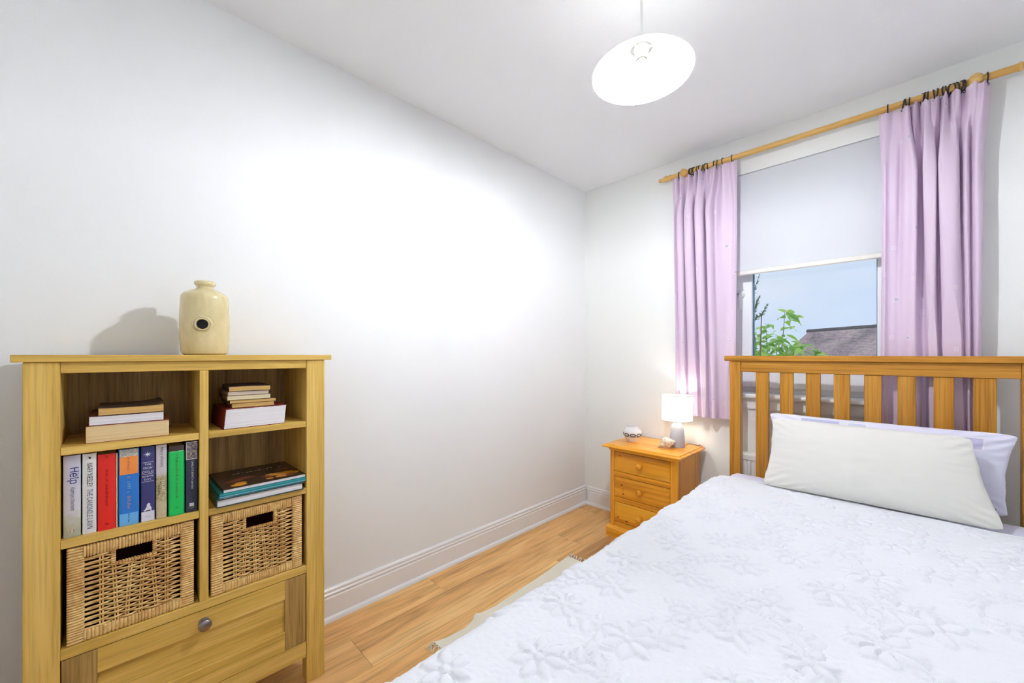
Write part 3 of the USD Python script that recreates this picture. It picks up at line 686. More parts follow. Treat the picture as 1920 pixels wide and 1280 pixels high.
def basket(label, y0, y1, z0, z1, hy0, hy1, hz0, hz1, seed, x1=0.281, x0=0.062):
    g = np.random.default_rng(seed)
    t = thing('wicker_basket', label, 'basket', ((x0 + x1) / 2, (y0 + y1) / 2, z0), group=None)
    bw, bt_, bb = 0.030, 0.030, 0.026          # corner posts, top band, bottom band
    th = 0.015

    def wraps(a, b, c0, c1, axis, step=0.0062, xc=x1 - th / 2, rx=th / 2):
        """Cane bands wound round a stick: axis 'y' runs along y (bands stand), 'z' runs up (bands lie)."""
        out = []
        q = a
        while q < b - 0.001:
            w = step * g.uniform(0.82, 1.2)
            w = min(w, b - q)
            jit = g.uniform(-0.0008, 0.0008)
            n = 5
            prof = []
            for k in range(n):
                s = (k / (n - 1) - 0.5)
                prof.append((s * w * 0.97, 0.0019 * math.sqrt(max(0.0, 1 - 4 * s * s)) - 0.0012))
            ring = []
            hw = (c1 - c0) / 2
            for k in range(14):
                an = k / 14 * 2 * PI
                ca, sa = math.cos(an), math.sin(an)
                e = 0.55
                ring.append((math.copysign(abs(ca) ** e, ca), math.copysign(abs(sa) ** e, sa)))
            V = []
            for s, bulge in prof:
                for (u, w_) in ring:
                    X = xc + u * (rx + bulge + jit)
                    Cc = (c0 + c1) / 2 + w_ * (hw + bulge)
                    P = q + w / 2 + s + (u * 0.0008)
                    V.append((X, P, Cc) if axis == 'y' else (X, Cc, P))
            F = []
            for i in range(n - 1):
                for k in range(14):
                    p0, p1 = i * 14 + k, i * 14 + (k + 1) % 14
                    F += [(p0, p1, p1 + 14), (p0, p1 + 14, p0 + 14)]
            F = np.array(F)
            out.append((np.array(V), F if axis == 'z' else F))
            q += w
        return cat(*out)

    def fix(m):
        v, f = m
        return v, np.vstack([f, f[:, ::-1]]) if False else f
    part(t, 'top_band', wraps(y0 + bw * 0.9, y1 - bw * 0.9, z1 - bt_, z1, 'y', 0.0058), cane, smooth=50, kind='stuff')
    part(t, 'bottom_band', wraps(y0 + bw * 0.9, y1 - bw * 0.9, z0, z0 + bb, 'y', 0.0068), cane, smooth=50, kind='stuff')
    part(t, 'corner_post', wraps(z0, z1, y0, y0 + bw, 'z', 0.0064), cane, smooth=50, kind='stuff')
    part(t, 'corner_post', wraps(z0, z1, y1 - bw, y1, 'z', 0.0064), cane, smooth=50, kind='stuff')
    # handle hole border
    xm = x1 - th * 0.5
    part(t, 'handle_hole_border', cat(wraps(hy0 - 0.002, hy1 + 0.002, hz0 - 0.008, hz0, 'y', 0.0060, xm, 0.0055), wraps(hz0 - 0.008, z1 - bt_ + 0.002, hy0 - 0.009, hy0, 'z', 0.0052, xm, 0.0055), wraps(hz0 - 0.008, z1 - bt_ + 0.002, hy1, hy1 + 0.009, 'z', 0.0052, xm, 0.0055)), cane, smooth=50, kind='stuff')
    # stakes in pairs and weavers
    iy0, iy1, iz0, iz1 = y0 + bw, y1 - bw, z0 + bb, z1 - bt_
    ns = 6
    sy = [iy0 + (iy1 - iy0) * (0.16 + 0.68 * k / (ns - 1)) for k in range(ns)]
    sy[0] = max(iy0 + 0.020, sy[0]); sy[-1] = min(iy1 - 0.020, sy[-1])
    stakes = []
    for k, yk in enumerate(sy):
        lean = g.uniform(-0.006, 0.006) if 0 < k < ns - 1 else 0
        for dy in (-0.0026, 0.0026):
            zt = iz1 if not (hy0 - 0.01 < yk < hy1 + 0.01) else hz0 - 0.004
            stakes.append(tube([(xm + 0.0005, yk + dy - lean, iz0 - 0.004), (xm + 0.0005, yk + dy, (iz0 + zt) / 2), (xm + 0.0005, yk + dy + lean, zt + 0.002)], 0.0021, 6))
    part(t, 'stakes', cat(*stakes), cane, smooth=50, kind='stuff')
    rows = []
    nz = int((iz1 - iz0) / 0.0062)
    for r in range(nz):
        z = iz0 + (r + 0.5) * (iz1 - iz0) / nz
        spans = [(iy0 - 0.006, iy1 + 0.006)]
        if hz0 - 0.008 < z:
            spans = [(iy0 - 0.006, hy0 - 0.006), (hy1 + 0.006, iy1 + 0.006)]
        for a, b in spans:
            pts = []
            for y in np.linspace(a, b, max(8, int((b - a) / 0.0045))):
                ph = 0.0
                # over one stake pair, under the next
                d = [abs(y - s) for s in sy]
                j = np.interp(y, sy, np.arange(ns)) if sy[0] <= y <= sy[-1] else (0 - (sy[0] - y) / 0.036 if y < sy[0] else ns - 1 + (y - sy[-1]) / 0.036)
                ph = math.cos(PI * (j + r))
                edge = max(0.0, 1 - min(abs(y - iy0), abs(y - iy1)) / 0.030)
                zz = z + (0.0026 * (1 if r % 2 else -1)) * edge * (1 - 0) + 0.0007 * math.sin(40 * y + r)
                pts.append((xm + 0.0046 * ph * (1 - 0.75 * edge), y, zz))
            rows.append(tube(pts, [0.0025 * g.uniform(0.85, 1.15)] * len(pts), 6))
    part(t, 'weavers', cat(*rows), cane, smooth=50, kind='stuff')
    # the rest of the body: sides, back, bottom, with woven ribs
    w_ = 0.010
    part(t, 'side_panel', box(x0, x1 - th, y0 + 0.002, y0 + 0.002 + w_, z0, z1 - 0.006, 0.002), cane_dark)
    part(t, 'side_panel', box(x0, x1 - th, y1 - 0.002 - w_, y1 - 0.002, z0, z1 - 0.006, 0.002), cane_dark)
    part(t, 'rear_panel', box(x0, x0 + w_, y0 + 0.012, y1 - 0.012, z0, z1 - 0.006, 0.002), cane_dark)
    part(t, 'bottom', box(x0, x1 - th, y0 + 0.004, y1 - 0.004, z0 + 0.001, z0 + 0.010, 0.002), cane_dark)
    for ya, yb in ((y0, y0 + 0.012), (y1 - 0.012, y1)):
        part(t, 'side_rim', wraps(x0, x1 - th, z1 - 0.02, z1, 'y', 0.0065) if False else box(x0, x1 - th, ya, yb, z1 - 0.014, z1, 0.004), cane)
    return t


basket('wicker basket under the row of standing books', -2.6170, -2.3715, 0.4028, 0.6420, -2.531, -2.460, 0.5800, 0.6120, 1)
basket('wicker basket under the large lying books', -2.3320, -2.0825, 0.4028, 0.6420, -2.243, -2.168, 0.5775, 0.6120, 2)

# ------------------------------------------------------------------ bedside chest
ns = thing('bedside_chest', 'honey pine bedside chest with three drawers and round knobs', 'bedside chest', (0.636, -0.20, 0))
NX0, NX1, NY0, NY1 = 0.427, 0.846, -0.352, -0.030
part(ns, 'side_panel', box(NX0, NX0 + 0.018, NY0 + 0.02, NY1, 0.05, 0.548, 0.001), pine['z'])
part(ns, 'side_panel', box(NX1 - 0.018, NX1, NY0 + 0.02, NY1, 0.05, 0.548, 0.001), pine['z'])
part(ns, 'back_panel', box(NX0 + 0.018, NX1 - 0.018, NY1 - 0.008, NY1, 0.05, 0.548, 0), pine['z'])
part(ns, 'stile', box(NX0, 0.4545, NY0, NY0 + 0.0198, 0.06, 0.548, 0.002), pine['z'])
part(ns, 'stile', box(0.8045, NX1, NY0, NY0 + 0.0198, 0.06, 0.548, 0.002), pine['z'])
for z0, z1 in ((0.527, 0.5478), (0.375, 0.4035), (0.2215, 0.2485), (0.062, 0.0945)):
    part(ns, 'rail', box(0.4547, 0.8043, NY0 + 0.0005, NY0 + 0.0195, z0, z1, 0.0015), pine['x'])
plinth = [(0, 0), (0.018, 0), (0.018, 0.052), (0.015, 0.058), (0.009, 0.061), (0.004, 0.067), (0.0, 0.068)]
part(ns, 'plinth', cat(prism_x([(NY0 - a, c) for a, c in plinth][::-1], NX0 - 0.018, NX1 + 0.018), prism_y([(NX0 - a, c) for a, c in plinth][::-1], NY0 - 0.0, NY1), prism_y([(NX1 + a, c) for a, c in plinth], NY0, NY1)), pine['x'], smooth=25)
slabp = [(0, 0.548), (0.014, 0.5485), (0.0235, 0.5515), (0.0275, 0.556), (0.0265, 0.5605), (0.022, 0.5635), (0.0145, 0.5650), (0.0130, 0.5690), (0.0085, 0.5715), (0, 0.5725)]


def moulded(x0, x1, y0, y1, prof):
    """A slab whose front and side edges carry the profile (out, z); the back edge is square."""
    rings = []
    for a, z in prof:
        rings.append([(x0 - a, y0 - a, z), (x1 + a, y0 - a, z), (x1 + a, y1, z), (x0 - a, y1, z)])
    V = np.array(rings).reshape(-1, 3)
    F = []
    for i in range(len(prof) - 1):
        for k in range(4):
            p, q = i * 4 + k, i * 4 + (k + 1) % 4
            F += [(p, q, q + 4), (p, q + 4, p + 4)]
    F += [(0, 2, 1), (0, 3, 2)]
    e = (len(prof) - 1) * 4
    F += [(e, e + 1, e + 2), (e, e + 2, e + 3)]
    return V, np.array(F)


part(ns, 'top_board', moulded(NX0 - 0.008, NX1 + 0.004, NY0 - 0.014, NY1 + 0.008, slabp), pine['x'])
part(ns, 'top_moulding', moulded(NX0, NX1, NY0, NY1, [(0.0, 0.530), (0.004, 0.532), (0.006, 0.541), (0.012, 0.5482), (0.0, 0.5484)]), pine['x'])


def raised(x0, x1, z0, z1, y, e=0.012, dpt=0.006):
    """Drawer front with a bevelled edge and a raised flat field."""
    rings = [(0, 0.018), (0, 0.0006), (0.004, 0.0), (0.004, -0.0015), (e, -dpt), (e + 0.002, -dpt - 0.0006)]
    V = []
    for a, o in rings:
        V += [(x0 + a, y + o, z0 + a), (x1 - a, y + o, z0 + a), (x1 - a, y + o, z1 - a), (x0 + a, y + o, z1 - a)]
    F = []
    for i in range(len(rings) - 1):
        for k in range(4):
            p, q = i * 4 + k, i * 4 + (k + 1) % 4
            F += [(p, q, q + 4), (p, q + 4, p + 4)]
    e_ = (len(rings) - 1) * 4
    F += [(e_, e_ + 1, e_ + 2), (e_, e_ + 2, e_ + 3), (0, 2, 1), (0, 3, 2)]
    return np.array(V), np.array(F)


nk = [(0, 0), (0.0085, 0), (0.0075, 0.006), (0.0095, 0.011), (0.0160, 0.016), (0.0185, 0.022), (0.0175, 0.029), (0.0125, 0.034), (0.006, 0.0360), (0, 0.0365)]
knot = plain('knot', (98, 50, 20), 0.35)
for i, (z0, z1) in enumerate(((0.4055, 0.5250), (0.2505, 0.3730), (0.0965, 0.2195))):
    dr = part(ns, 'drawer', raised(0.4562, 0.8026, z0 + 0.0005, z1 - 0.0012, NY0 + 0.0025, 0.017, 0.0035), pine['x'])
    part(dr, 'knob', mv(lathe(nk, 28), rot(PI / 2, [1, 0, 0]), (0.6295, NY0 - 0.0015, (z0 + z1) / 2 + 0.002)), pine['x'], smooth=45)
    for kx, kz, kr in {0: [(0.495, 0.505, 0.004)], 1: [(0.507, 0.328, 0.006), (0.516, 0.306, 0.0035), (0.516, 0.293, 0.003), (0.517, 0.277, 0.0055)], 2: [(0.483, 0.128, 0.005), (0.540, 0.116, 0.007)]}[i]:
        part(dr, 'knot', mv(lathe([(0, 0), (kr, 0), (kr * 0.9, 0.0004), (0, 0.0005)], 14), rot(PI / 2, [1, 0, 0]) @ np.diag([1, 0.75, 1]), (kx, NY0 - 0.0025, kz)), knot, label='dark pine knot')
NT = 0.5726

# table lamp
tl = thing('table_lamp', 'small lit table lamp with white drum shade and grey base', 'lamp', (0.764, -0.160, NT))
part(tl, 'base', mv(lathe([(0, 0), (0.0415, 0), (0.0430, 0.002), (0.0428, 0.02), (0.0415, 0.06), (0.0385, 0.095), (0.0325, 0.122), (0.0260, 0.136), (0.0180, 0.142), (0.010, 0.143), (0.010, 0.16), (0, 0.16)], 40), None, (0.764, -0.160, NT)),
     M('lamp_base_glaze', {'tc': ('texture_coordinate', {}), 's': ('separate_xyz', {}), 'r': ('rgb_ramp', {'ramp': [(0.0, lin((176, 174, 186))), (0.5, lin((190, 192, 202))), (1.0, lin((222, 224, 230)))]}), 'm': ('map_range', {'from_max': 0.14}), 'p': ('principled_bsdf', {'roughness': 0.25})}, [('tc.object', 's.vector'), ('s.z', 'm.value'), ('m.result', 'r.fac'), ('r.color', 'p.base_color')], 'p.BSDF'), smooth=40)
SB, ST = NT + 0.157, NT + 0.306
ring = lambda r0, r1, z0, z1, n=56: lathe([(r0, z0), (r0 + 0.0008, z0), (r1 + 0.0008, z1), (r1, z1), (r0, z0)], n, (0.764, -0.160, 0))
shade_cloth = cloth('lamp_shade_cloth', (246, 246, 244), 0.5, weave=700.0)
sh = part(tl, 'shade', ring(0.0850, 0.0830, SB, ST), shade_cloth, smooth=40)
part(sh, 'trim_ring', ring(0.0852, 0.0852, SB - 0.001, SB + 0.002), plain('shade_trim', (190, 188, 186), 0.6), smooth=40)
part(sh, 'trim_ring', ring(0.0832, 0.0832, ST - 0.002, ST + 0.001), plain('shade_trim', (190, 188, 186), 0.6), smooth=40)
sp = [tube([(0.764, -0.160, SB + 0.03), (0.764 + 0.0835 * math.cos(a), -0.160 + 0.0835 * math.sin(a), SB + 0.006)], 0.0012, 6) for a in (0.4, 2.5, 4.6)]
part(sh, 'shade_ring', cat(*sp, mv(torus(0.016, 0.0015), None, (0.764, -0.160, SB + 0.03))), gloss_white, smooth=50)
part(tl, 'lampholder', mv(lathe([(0, 0), (0.014, 0), (0.014, 0.03), (0, 0.03)], 24), None, (0.764, -0.160, SB + 0.002)), upvc, smooth=40)
lamp_glow = M('lamp_glow', {'e': ('emission', {'color': lin((255, 240, 220)), 'strength': LAMP})}, [], 'e.emission')
part(tl, 'bulb', mv(lathe([(0, 0), (0.008, 0.001), (0.013, 0.012), (0.020, 0.028), (0.0215, 0.040), (0.018, 0.052), (0.010, 0.060), (0, 0.062)], 24), None, (0.764, -0.160, SB + 0.0325)), lamp_glow, smooth=50)
part(tl, 'flex', tube([(0.800, -0.125, NT + 0.008), (0.812, -0.105, NT + 0.016), (0.830, -0.085, NT + 0.012), (0.845, -0.06, NT + 0.003), (0.850, -0.030, NT + 0.003)], 0.0022, 8), plain('flex_grey', (120, 116, 112), 0.5), smooth=50)

# little painted pot
pt = thing('painted_pot', 'small round white pot with a dark patterned band', 'pot', (0.503, -0.212, NT))
c0 = np.array([0.503, -0.212, NT])
pot = [(0, 0), (0.030, 0), (0.033, 0.003), (0.045, 0.022), (0.0555, 0.042), (0.0580, 0.054), (0.0545, 0.068), (0.0440, 0.082), (0.0325, 0.0905), (0.0300, 0.095), (0.0320, 0.1010), (0.0305, 0.1020), (0.0265, 0.097), (0.0270, 0.092), (0.040, 0.080), (0.051, 0.054), (0.04, 0.02), (0.025, 0.006), (0, 0.006)]
part(pt, 'body', mv(lathe(pot, 48), None, c0), plain('pot_glaze', (232, 230, 230), 0.25), smooth=40)
band_r = lambda z: np.interp(z, [0.022, 0.042, 0.054, 0.068], [0.045, 0.0555, 0.0580, 0.0545]) + 0.0004


def on_pot(poly2d):
    """Flat outline (angle*radius, z) wrapped on the pot as print."""
    v, f = extrude(poly2d, 0.0004)
    mt = trimesh.Trimesh(v, f)
    for _ in range(2):
        mt = mt.subdivide()
    v = np.array(mt.vertices)
    a = v[:, 0] / 0.057
    r = band_r(v[:, 1]) + v[:, 2]
    return np.stack([c0[0] + r * np.cos(a), c0[1] + r * np.sin(a), c0[2] + v[:, 1]], 1), np.array(mt.faces)


pr = []
nmot = 9
for k in range(nmot):
    s = (k + 0.5) / nmot * 2 * PI * 0.057
    w = 2 * PI * 0.057 / nmot
    o = Polygon([(s + w * 0.46 * math.cos(q) * (1.0 if abs(math.cos(q)) < 0.9 else 1.0), 0.0475 + 0.0105 * math.sin(q)) for q in np.linspace(0, 2 * PI, 20)[:-1]])
    i_ = Polygon([(s + w * 0.27 * math.cos(q), 0.0475 + 0.0058 * math.sin(q)) for q in np.linspace(0, 2 * PI, 14)[:-1]])
    d_ = Polygon([(s + w * 0.08 * math.cos(q), 0.0475 + 0.0022 * math.sin(q)) for q in np.linspace(0, 2 * PI, 8)[:-1]])
    pr += [on_pot(o.difference(i_)), on_pot(d_)]
part(pt, 'band_print', cat(*pr), ink((70, 82, 84)), label='dark patterned band')
part(pt, 'band_line', mv(lathe([(float(band_r(0.034)), 0.034), (float(band_r(0.034)) + 0.0008, 0.034), (float(band_r(0.0365)) + 0.0008, 0.0365), (float(band_r(0.0365)), 0.0365), (float(band_r(0.034)), 0.034)], 48), None, c0), ink((70, 82, 84)))

# sea shell in front of the lamp
slx, sly = 0.745, -0.238
sv = thing('sea_shell', 'cream spiral sea shell lying before the lamp base', 'shell', (slx, sly, NT))
gs = np.random.default_rng(3)
nt, nr = 90, 16
V = []
for i in range(nt):
    u = i / (nt - 1)
    th_ = u * 2 * PI * 3.2
    Rw = 0.0150 * (1 - u) ** 1.1 + 0.0008         # whorl radius
    rr = 0.0235 * (1 - u) ** 1.0 + 0.0012        # tube radius
    ax = -0.020 + 0.062 * u ** 0.75               # along the shell's axis
    cxw = np.array([ax, Rw * 0.55 * math.cos(th_), Rw * 0.55 * math.sin(th_)])
    for k in range(nr):
        ph = k / nr * 2 * PI
        kn_ = 1 + 0.22 * max(0, math.cos(ph)) ** 6 * (0.5 + 0.5 * math.sin(th_ * 5))
        rad = rr * kn_
        dirn = np.array([math.sin(ph), math.cos(ph) * math.cos(th_), math.cos(ph) * math.sin(th_)])
        sx = 1.25 if i < 12 else 1.0
        V.append(cxw + rad * dirn * np.array([sx, 1, 1]))
V = np.array(V)
F = []
for i in range(nt - 1):
    for k in range(nr):
        p, q = i * nr + k, i * nr + (k + 1) % nr
        F += [(p, q, q + nr), (p, q + nr, p + nr)]
canal = tube([(-0.020, 0.004, -0.002), (-0.044, 0.002, -0.010), (-0.064, 0.0, -0.016)], [0.021, 0.012, 0.003], 12)
sm = cat((V, np.array(F)), canal)
R_ = rot(math.radians(26), [0, 0, 1]) @ rot(math.radians(-14), [0, 1, 0])
v2 = sm[0] * 0.98 @ R_.T
v2[:, 2] -= v2[:, 2].min()
part(sv, 'body', (v2 + np.array([slx, sly, NT]), sm[1]), M('shell_look', {'tc': ('texture_coordinate', {}), 'n': ('noise_texture', {'scale': 70.0, 'detail': 4.0}), 'r': ('rgb_ramp', {'ramp': [(0.3, lin((214, 178, 132))), (0.48, lin((236, 224, 206))), (0.7, lin((246, 242, 236)))]}), 'p': ('principled_bsdf', {'roughness': 0.5})}, [('tc.object', 'n.vector'), ('n.fac', 'r.fac'), ('r.color', 'p.base_color')], 'p.BSDF'), smooth=60)

# ------------------------------------------------------------------ bed
HY = -0.160
bed = thing('bed', 'honey oak slatted bed standing with its headboard under the window', 'bed', (1.57, -1.15, 0))
part(bed, 'top_cap', box(1.026, 2.117, HY - 0.012, HY + 0.050, 1.0875, 1.1145, 0.003), hb_oak['x'])
for a, b_ in ((1.050, 1.102), (2.040, 2.092)):
    part(bed, 'headboard_post', box(a, b_, HY, HY + 0.045, 0, 1.0872, 0.002), hb_oak['z'])
part(bed, 'top_rail', box(1.1022, 2.0398, HY + 0.006, HY + 0.040, 1.0295, 1.0872, 0.002), hb_oak['x'])
part(bed, 'lower_rail', box(1.1022, 2.0398, HY + 0.006, HY + 0.040, 0.36, 0.44, 0.002), hb_oak['x'])
for a, b_ in ((1.172, 1.230), (1.279, 1.335), (1.386, 1.443), (1.493, 1.551), (1.600, 1.657), (1.708, 1.764), (1.815, 1.872), (1.922, 1.981)):
    part(bed, 'headboard_slat', box(a, b_, HY + 0.012, HY + 0.034, 0.4402, 1.0293, 0.002), hb_oak['z'])
FY = -2.19
for a in (1.050, 2.040):
    part(bed, 'foot_post', box(a, a + 0.052, FY, FY + 0.05, 0, 0.42, 0.002), hb_oak['z'])
part(bed, 'foot_rail', box(1.1022, 2.0398, FY + 0.006, FY + 0.04, 0.24, 0.40, 0.002), hb_oak['x'])
for a in (1.060, 2.056):
    part(bed, 'side_rail', box(a, a + 0.026, FY + 0.0502, HY - 0.0002, 0.20, 0.34, 0.002), hb_oak['y'])
for k in range(12):
    y = -0.28 - k * 0.155
    part(bed, 'base_slat', box(1.0862, 2.0558, y - 0.035, y + 0.035, 0.262, 0.278, 0.001), hb_oak['x'])


def rbox(x0, x1, y0, y1, z0, z1, r):
    cs = [(a, b_, c) for a in (x0 + r, x1 - r) for b_ in (y0 + r, y1 - r) for c in (z0 + r, z1 - r)]
    sp_ = trimesh.creation.icosphere(2, r).vertices
    return vf(m3.Manifold.hull_points(np.vstack([np.array(c) + sp_ for c in cs])))


mt_ = thing('mattress', 'white single mattress hidden under the sheet and bedspread', 'mattress', (1.57, -1.16, 0.2785))
part(mt_, 'body', rbox(1.074, 2.068, -2.125, -0.1685, 0.2785, 0.492, 0.03), plain('mattress_ticking', (236, 236, 240), 0.9))
lav = (222, 219, 240)
sheet = cloth('lavender_sheet', (236, 234, 252), 0.0, weave=1200.0)
sht = thing('fitted_sheet', 'pale lavender fitted sheet showing at the pillow end', 'sheet', (1.57, -1.16, 0.36))
nx, ny = 60, 40
gx, gy = np.meshgrid(np.linspace(0, 1, nx), np.linspace(0, 1, ny), indexing='ij')


def wrap(u, lo, hi, drop, r):
    """Distance u along a cloth that hangs at both sides of lo..hi: position across and depth below the top."""
    L = hi - lo
    s = u * (L + 2 * drop) - drop
    pos, dep = np.empty_like(s), np.empty_like(s)
    top_ = (s >= r) & (s <= L - r)
    pos[top_], dep[top_] = lo + s[top_], 0
    q = r * PI / 2
    for side in (0, 1):
        t_ = s if side == 0 else L - s
        m_ = t_ < r
        a_ = np.clip((r - t_[m_]) / q, 0, None)
        arc = a_ <= 1
        x_ = np.where(arc, r - r * np.sin(np.clip(a_, 0, 1) * PI / 2), 0)
        d_ = np.where(arc, r - r * np.cos(np.clip(a_, 0, 1) * PI / 2), r + (a_ - 1) * q)
        pos[m_] = (lo + x_) if side == 0 else (hi - x_)
        dep[m_] = d_
    return pos, dep


px_, dx_ = wrap(gx, 1.069, 2.073, 0.115, 0.035)
py_, dy_ = wrap(gy, -2.13, -0.1635, 0.115, 0.035)
zz = 0.4955 - np.maximum(dx_, dy_) + 0.0012 * np.sin(gx * 21 + gy * 9) * 0
P = np.stack([px_, py_, zz], -1)
part(sht, 'cloth', (P.reshape(-1, 3), grid_faces(nx, ny)), sheet, smooth=True)

# quilted bedspread: raised flowers, leaves and stems stitched into the cloth
QX0, QX1, QY0, QY1 = 1.030, 2.112, -2.235, -0.352
du = 0.0033
dropx, r_q = 0.30, 0.05
LX, LY = QX1 - QX0, QY1 - QY0
nu, nv = int((LX + 2 * dropx) / du), int((LY + dropx) / du)
S, Tq = np.meshgrid(np.linspace(-dropx, LX + dropx, nu), np.linspace(-dropx, LY, nv), indexing='ij')
Hq = np.zeros((nu, nv))
gq = np.random.default_rng(11)


def puff(cx_, cy_, a_, b_, ang_, amp):
    R0 = max(a_, b_) * 1.05
    i0, i1 = int((cx_ - R0 + dropx) / du), int((cx_ + R0 + dropx) / du) + 2
    j0, j1 = int((cy_ - R0 + dropx) / du), int((cy_ + R0 + dropx) / du) + 2
    i0, j0 = max(i0, 0), max(j0, 0)
    i1, j1 = min(i1, nu), min(j1, nv)
    if i0 >= i1 or j0 >= j1:
        return
    xx, yy = S[i0:i1, j0:j1] - cx_, Tq[i0:i1, j0:j1] - cy_
    c_, s_ = math.cos(ang_), math.sin(ang_)
    u_, v_ = xx * c_ + yy * s_, -xx * s_ + yy * c_
    # leaf-shaped: narrower towards both tips
    w_ = b_ * np.clip(1 - (u_ / a_) ** 2, 0, 1) ** 0.75
    k_ = np.where(w_ > 1e-6, 1 - (v_ / np.maximum(w_, 1e-6)) ** 2, 0)
    hh = amp * np.sqrt(np.clip(k_, 0, 1)) * np.sqrt(np.clip(w_ / b_, 0, 1))
    blk = Hq[i0:i1, j0:j1]
    inside = k_ > 0
    stitch = (k_ <= 0) & (k_ > -0.55) & (np.abs(u_) < a_ * 0.98)
    blk[stitch] = np.minimum(blk[stitch], -0.0007)
    blk[inside] = hh[inside]


cells = []
for i in range(-2, 10):
    for j in range(-2, 16):
        cells.append((i * 0.190 + (0.095 if j % 2 else 0) + gq.uniform(-0.025, 0.025), j * 0.160 + gq.uniform(-0.025, 0.025)))
for cx_, cy_ in cells:
    a0 = gq.uniform(0, 2 * PI)
    # curved stem with leaves on both sides
    ln = 0.15
    for k in range(6):
        q = a0 + 0.9 * (k / 6 - 0.3)
        bx, by = cx_ + (0.055 + ln * k / 6) * math.cos(q), cy_ + (0.055 + ln * k / 6) * math.sin(q)
        for sgn in (-1, 1):
            puff(bx + 0.019 * math.cos(q + sgn * 0.9), by + 0.019 * math.sin(q + sgn * 0.9), gq.uniform(0.020, 0.030), gq.uniform(0.009, 0.013), q + sgn * 0.75, gq.uniform(0.0022, 0.0034))
for cx_, cy_ in cells:
    a0 = gq.uniform(0, 2 * PI)
    npet = int(gq.integers(6, 9))
    rad = gq.uniform(0.030, 0.042)
    for k in range(npet):
        q = a0 + k / npet * 2 * PI
        puff(cx_ + rad * math.cos(q), cy_ + rad * math.sin(q), rad * 0.74, rad * 0.40, q, gq.uniform(0.0030, 0.0044))
    puff(cx_, cy_, 0.013, 0.012, 0, 0.0040)
# vermicelli stitching between the motifs
fine = meshkit.noise(np.stack([S * 95, Tq * 95, np.zeros_like(S)], -1), 3)
Hq += np.where((Hq < 0.0006) & (Hq > -0.0004), 0.0010 * np.abs(fine * 2 - 1), 0)
big = meshkit.fbm(np.stack([S * 5, Tq * 5, np.zeros_like(S)], -1), 3, 9)
ridge = meshkit.noise(np.stack([S * 9, Tq * 26, np.zeros_like(S)], -1), 5)
Hq *= 2.05 * np.clip((LY - 0.012 - Tq) / 0.03, 0, 1)
Hq += 0.005 * (big - 0.5) + 0.0012 * (ridge - 0.5)
un = (S + dropx) / (LX + 2 * dropx)
px_, dx_ = wrap(un, QX0, QX1, dropx, r_q)
q_ = r_q * PI / 2
py_ = QY0 + np.clip(Tq, 0, None)
arcp = np.clip((r_q - Tq) / q_, 0, None)
foot = Tq < r_q
dy_ = np.where(foot, np.where(arcp <= 1, r_q - r_q * np.cos(np.clip(arcp, 0, 1) * PI / 2), r_q + (arcp - 1) * q_), 0)
py_ = np.where(foot, np.where(arcp <= 1, QY0 + r_q - r_q * np.sin(np.clip(arcp, 0, 1) * PI / 2), QY0), QY0 + Tq)
# the pillow-end edge runs a little askew, the sides sway
py_ = py_ + np.where(Tq > LY - 0.35, ((Tq - (LY - 0.35)) / 0.35) ** 2 * (0.020 * np.cos(np.clip(un - 0.2, 0, 1) * 6.5) - 0.006), 0)
side = np.clip(dx_ / 0.25, 0, 1)
sgn = np.where(un < 0.5, -1.0, 1.0)
sway = 0.012 * np.sin(Tq * 7.0 + 1.0) + 0.008 * np.sin(Tq * 15.0)
px_ = px_ + sgn * side * (0.012 + sway) + np.where(dx_ < 0.08, sgn * 0.010 * np.sin(Tq * 4.2 + 0.6) * np.clip(np.abs(un - 0.5) * 2 - 0.3, 0, 1), 0)
zt = 0.5035 + 0.010 * np.sin(PI * np.clip(un * 1.6 - 0.3, 0, 1)) * np.clip((LY - Tq) / 0.2, 0, 1) + 0.004 * np.clip((LY - Tq) / 0.15, 0, 1)
zz = zt - np.maximum(dx_, dy_)
P = np.stack([px_, py_, zz], -1)
Nn = np.cross(np.gradient(P, axis=0), np.gradient(P, axis=1))
Nn /= np.linalg.norm(Nn, axis=-1, keepdims=True) + 1e-12
P = P + Nn * (Hq + 0.0015)[..., None]
quilt_mat = M('white_quilting', {'tc': ('texture_coordinate', {}), 'n': ('noise_texture', {'scale': 420.0, 'detail': 2.0}), 'b': ('bump', {'strength': 0.35, 'distance': 0.0012}), 'p': ('principled_bsdf', {'base_color': lin((245, 247, 251)), 'roughness': 0.85, 'specular_ior_level': 0.15, 'sheen_weight': 0.08})},
              [('tc.object', 'n.vector'), ('n.fac', 'b.height'), ('b.normal', 'p.normal')], 'p.BSDF')
bs = thing('bedspread', 'white quilted bedspread stitched with raised flowers, spread over the bed', 'bedspread', (1.57, -1.29, 0.2))
part(bs, 'cloth', (P.reshape(-1, 3), grid_faces(nu, nv)), quilt_mat, smooth=True)
edge = np.vstack([P[int(0.33 * nu * 0 + dropx / du * 0.6):nu - int(dropx / du * 0.6), -1]])
part(bs, 'hem', tube(np.vstack([edge[4:-4:14], edge[-4:-3]]) + np.array([0, -0.0005, -0.0006]), 0.0026, 8), quilt_mat, smooth=60)


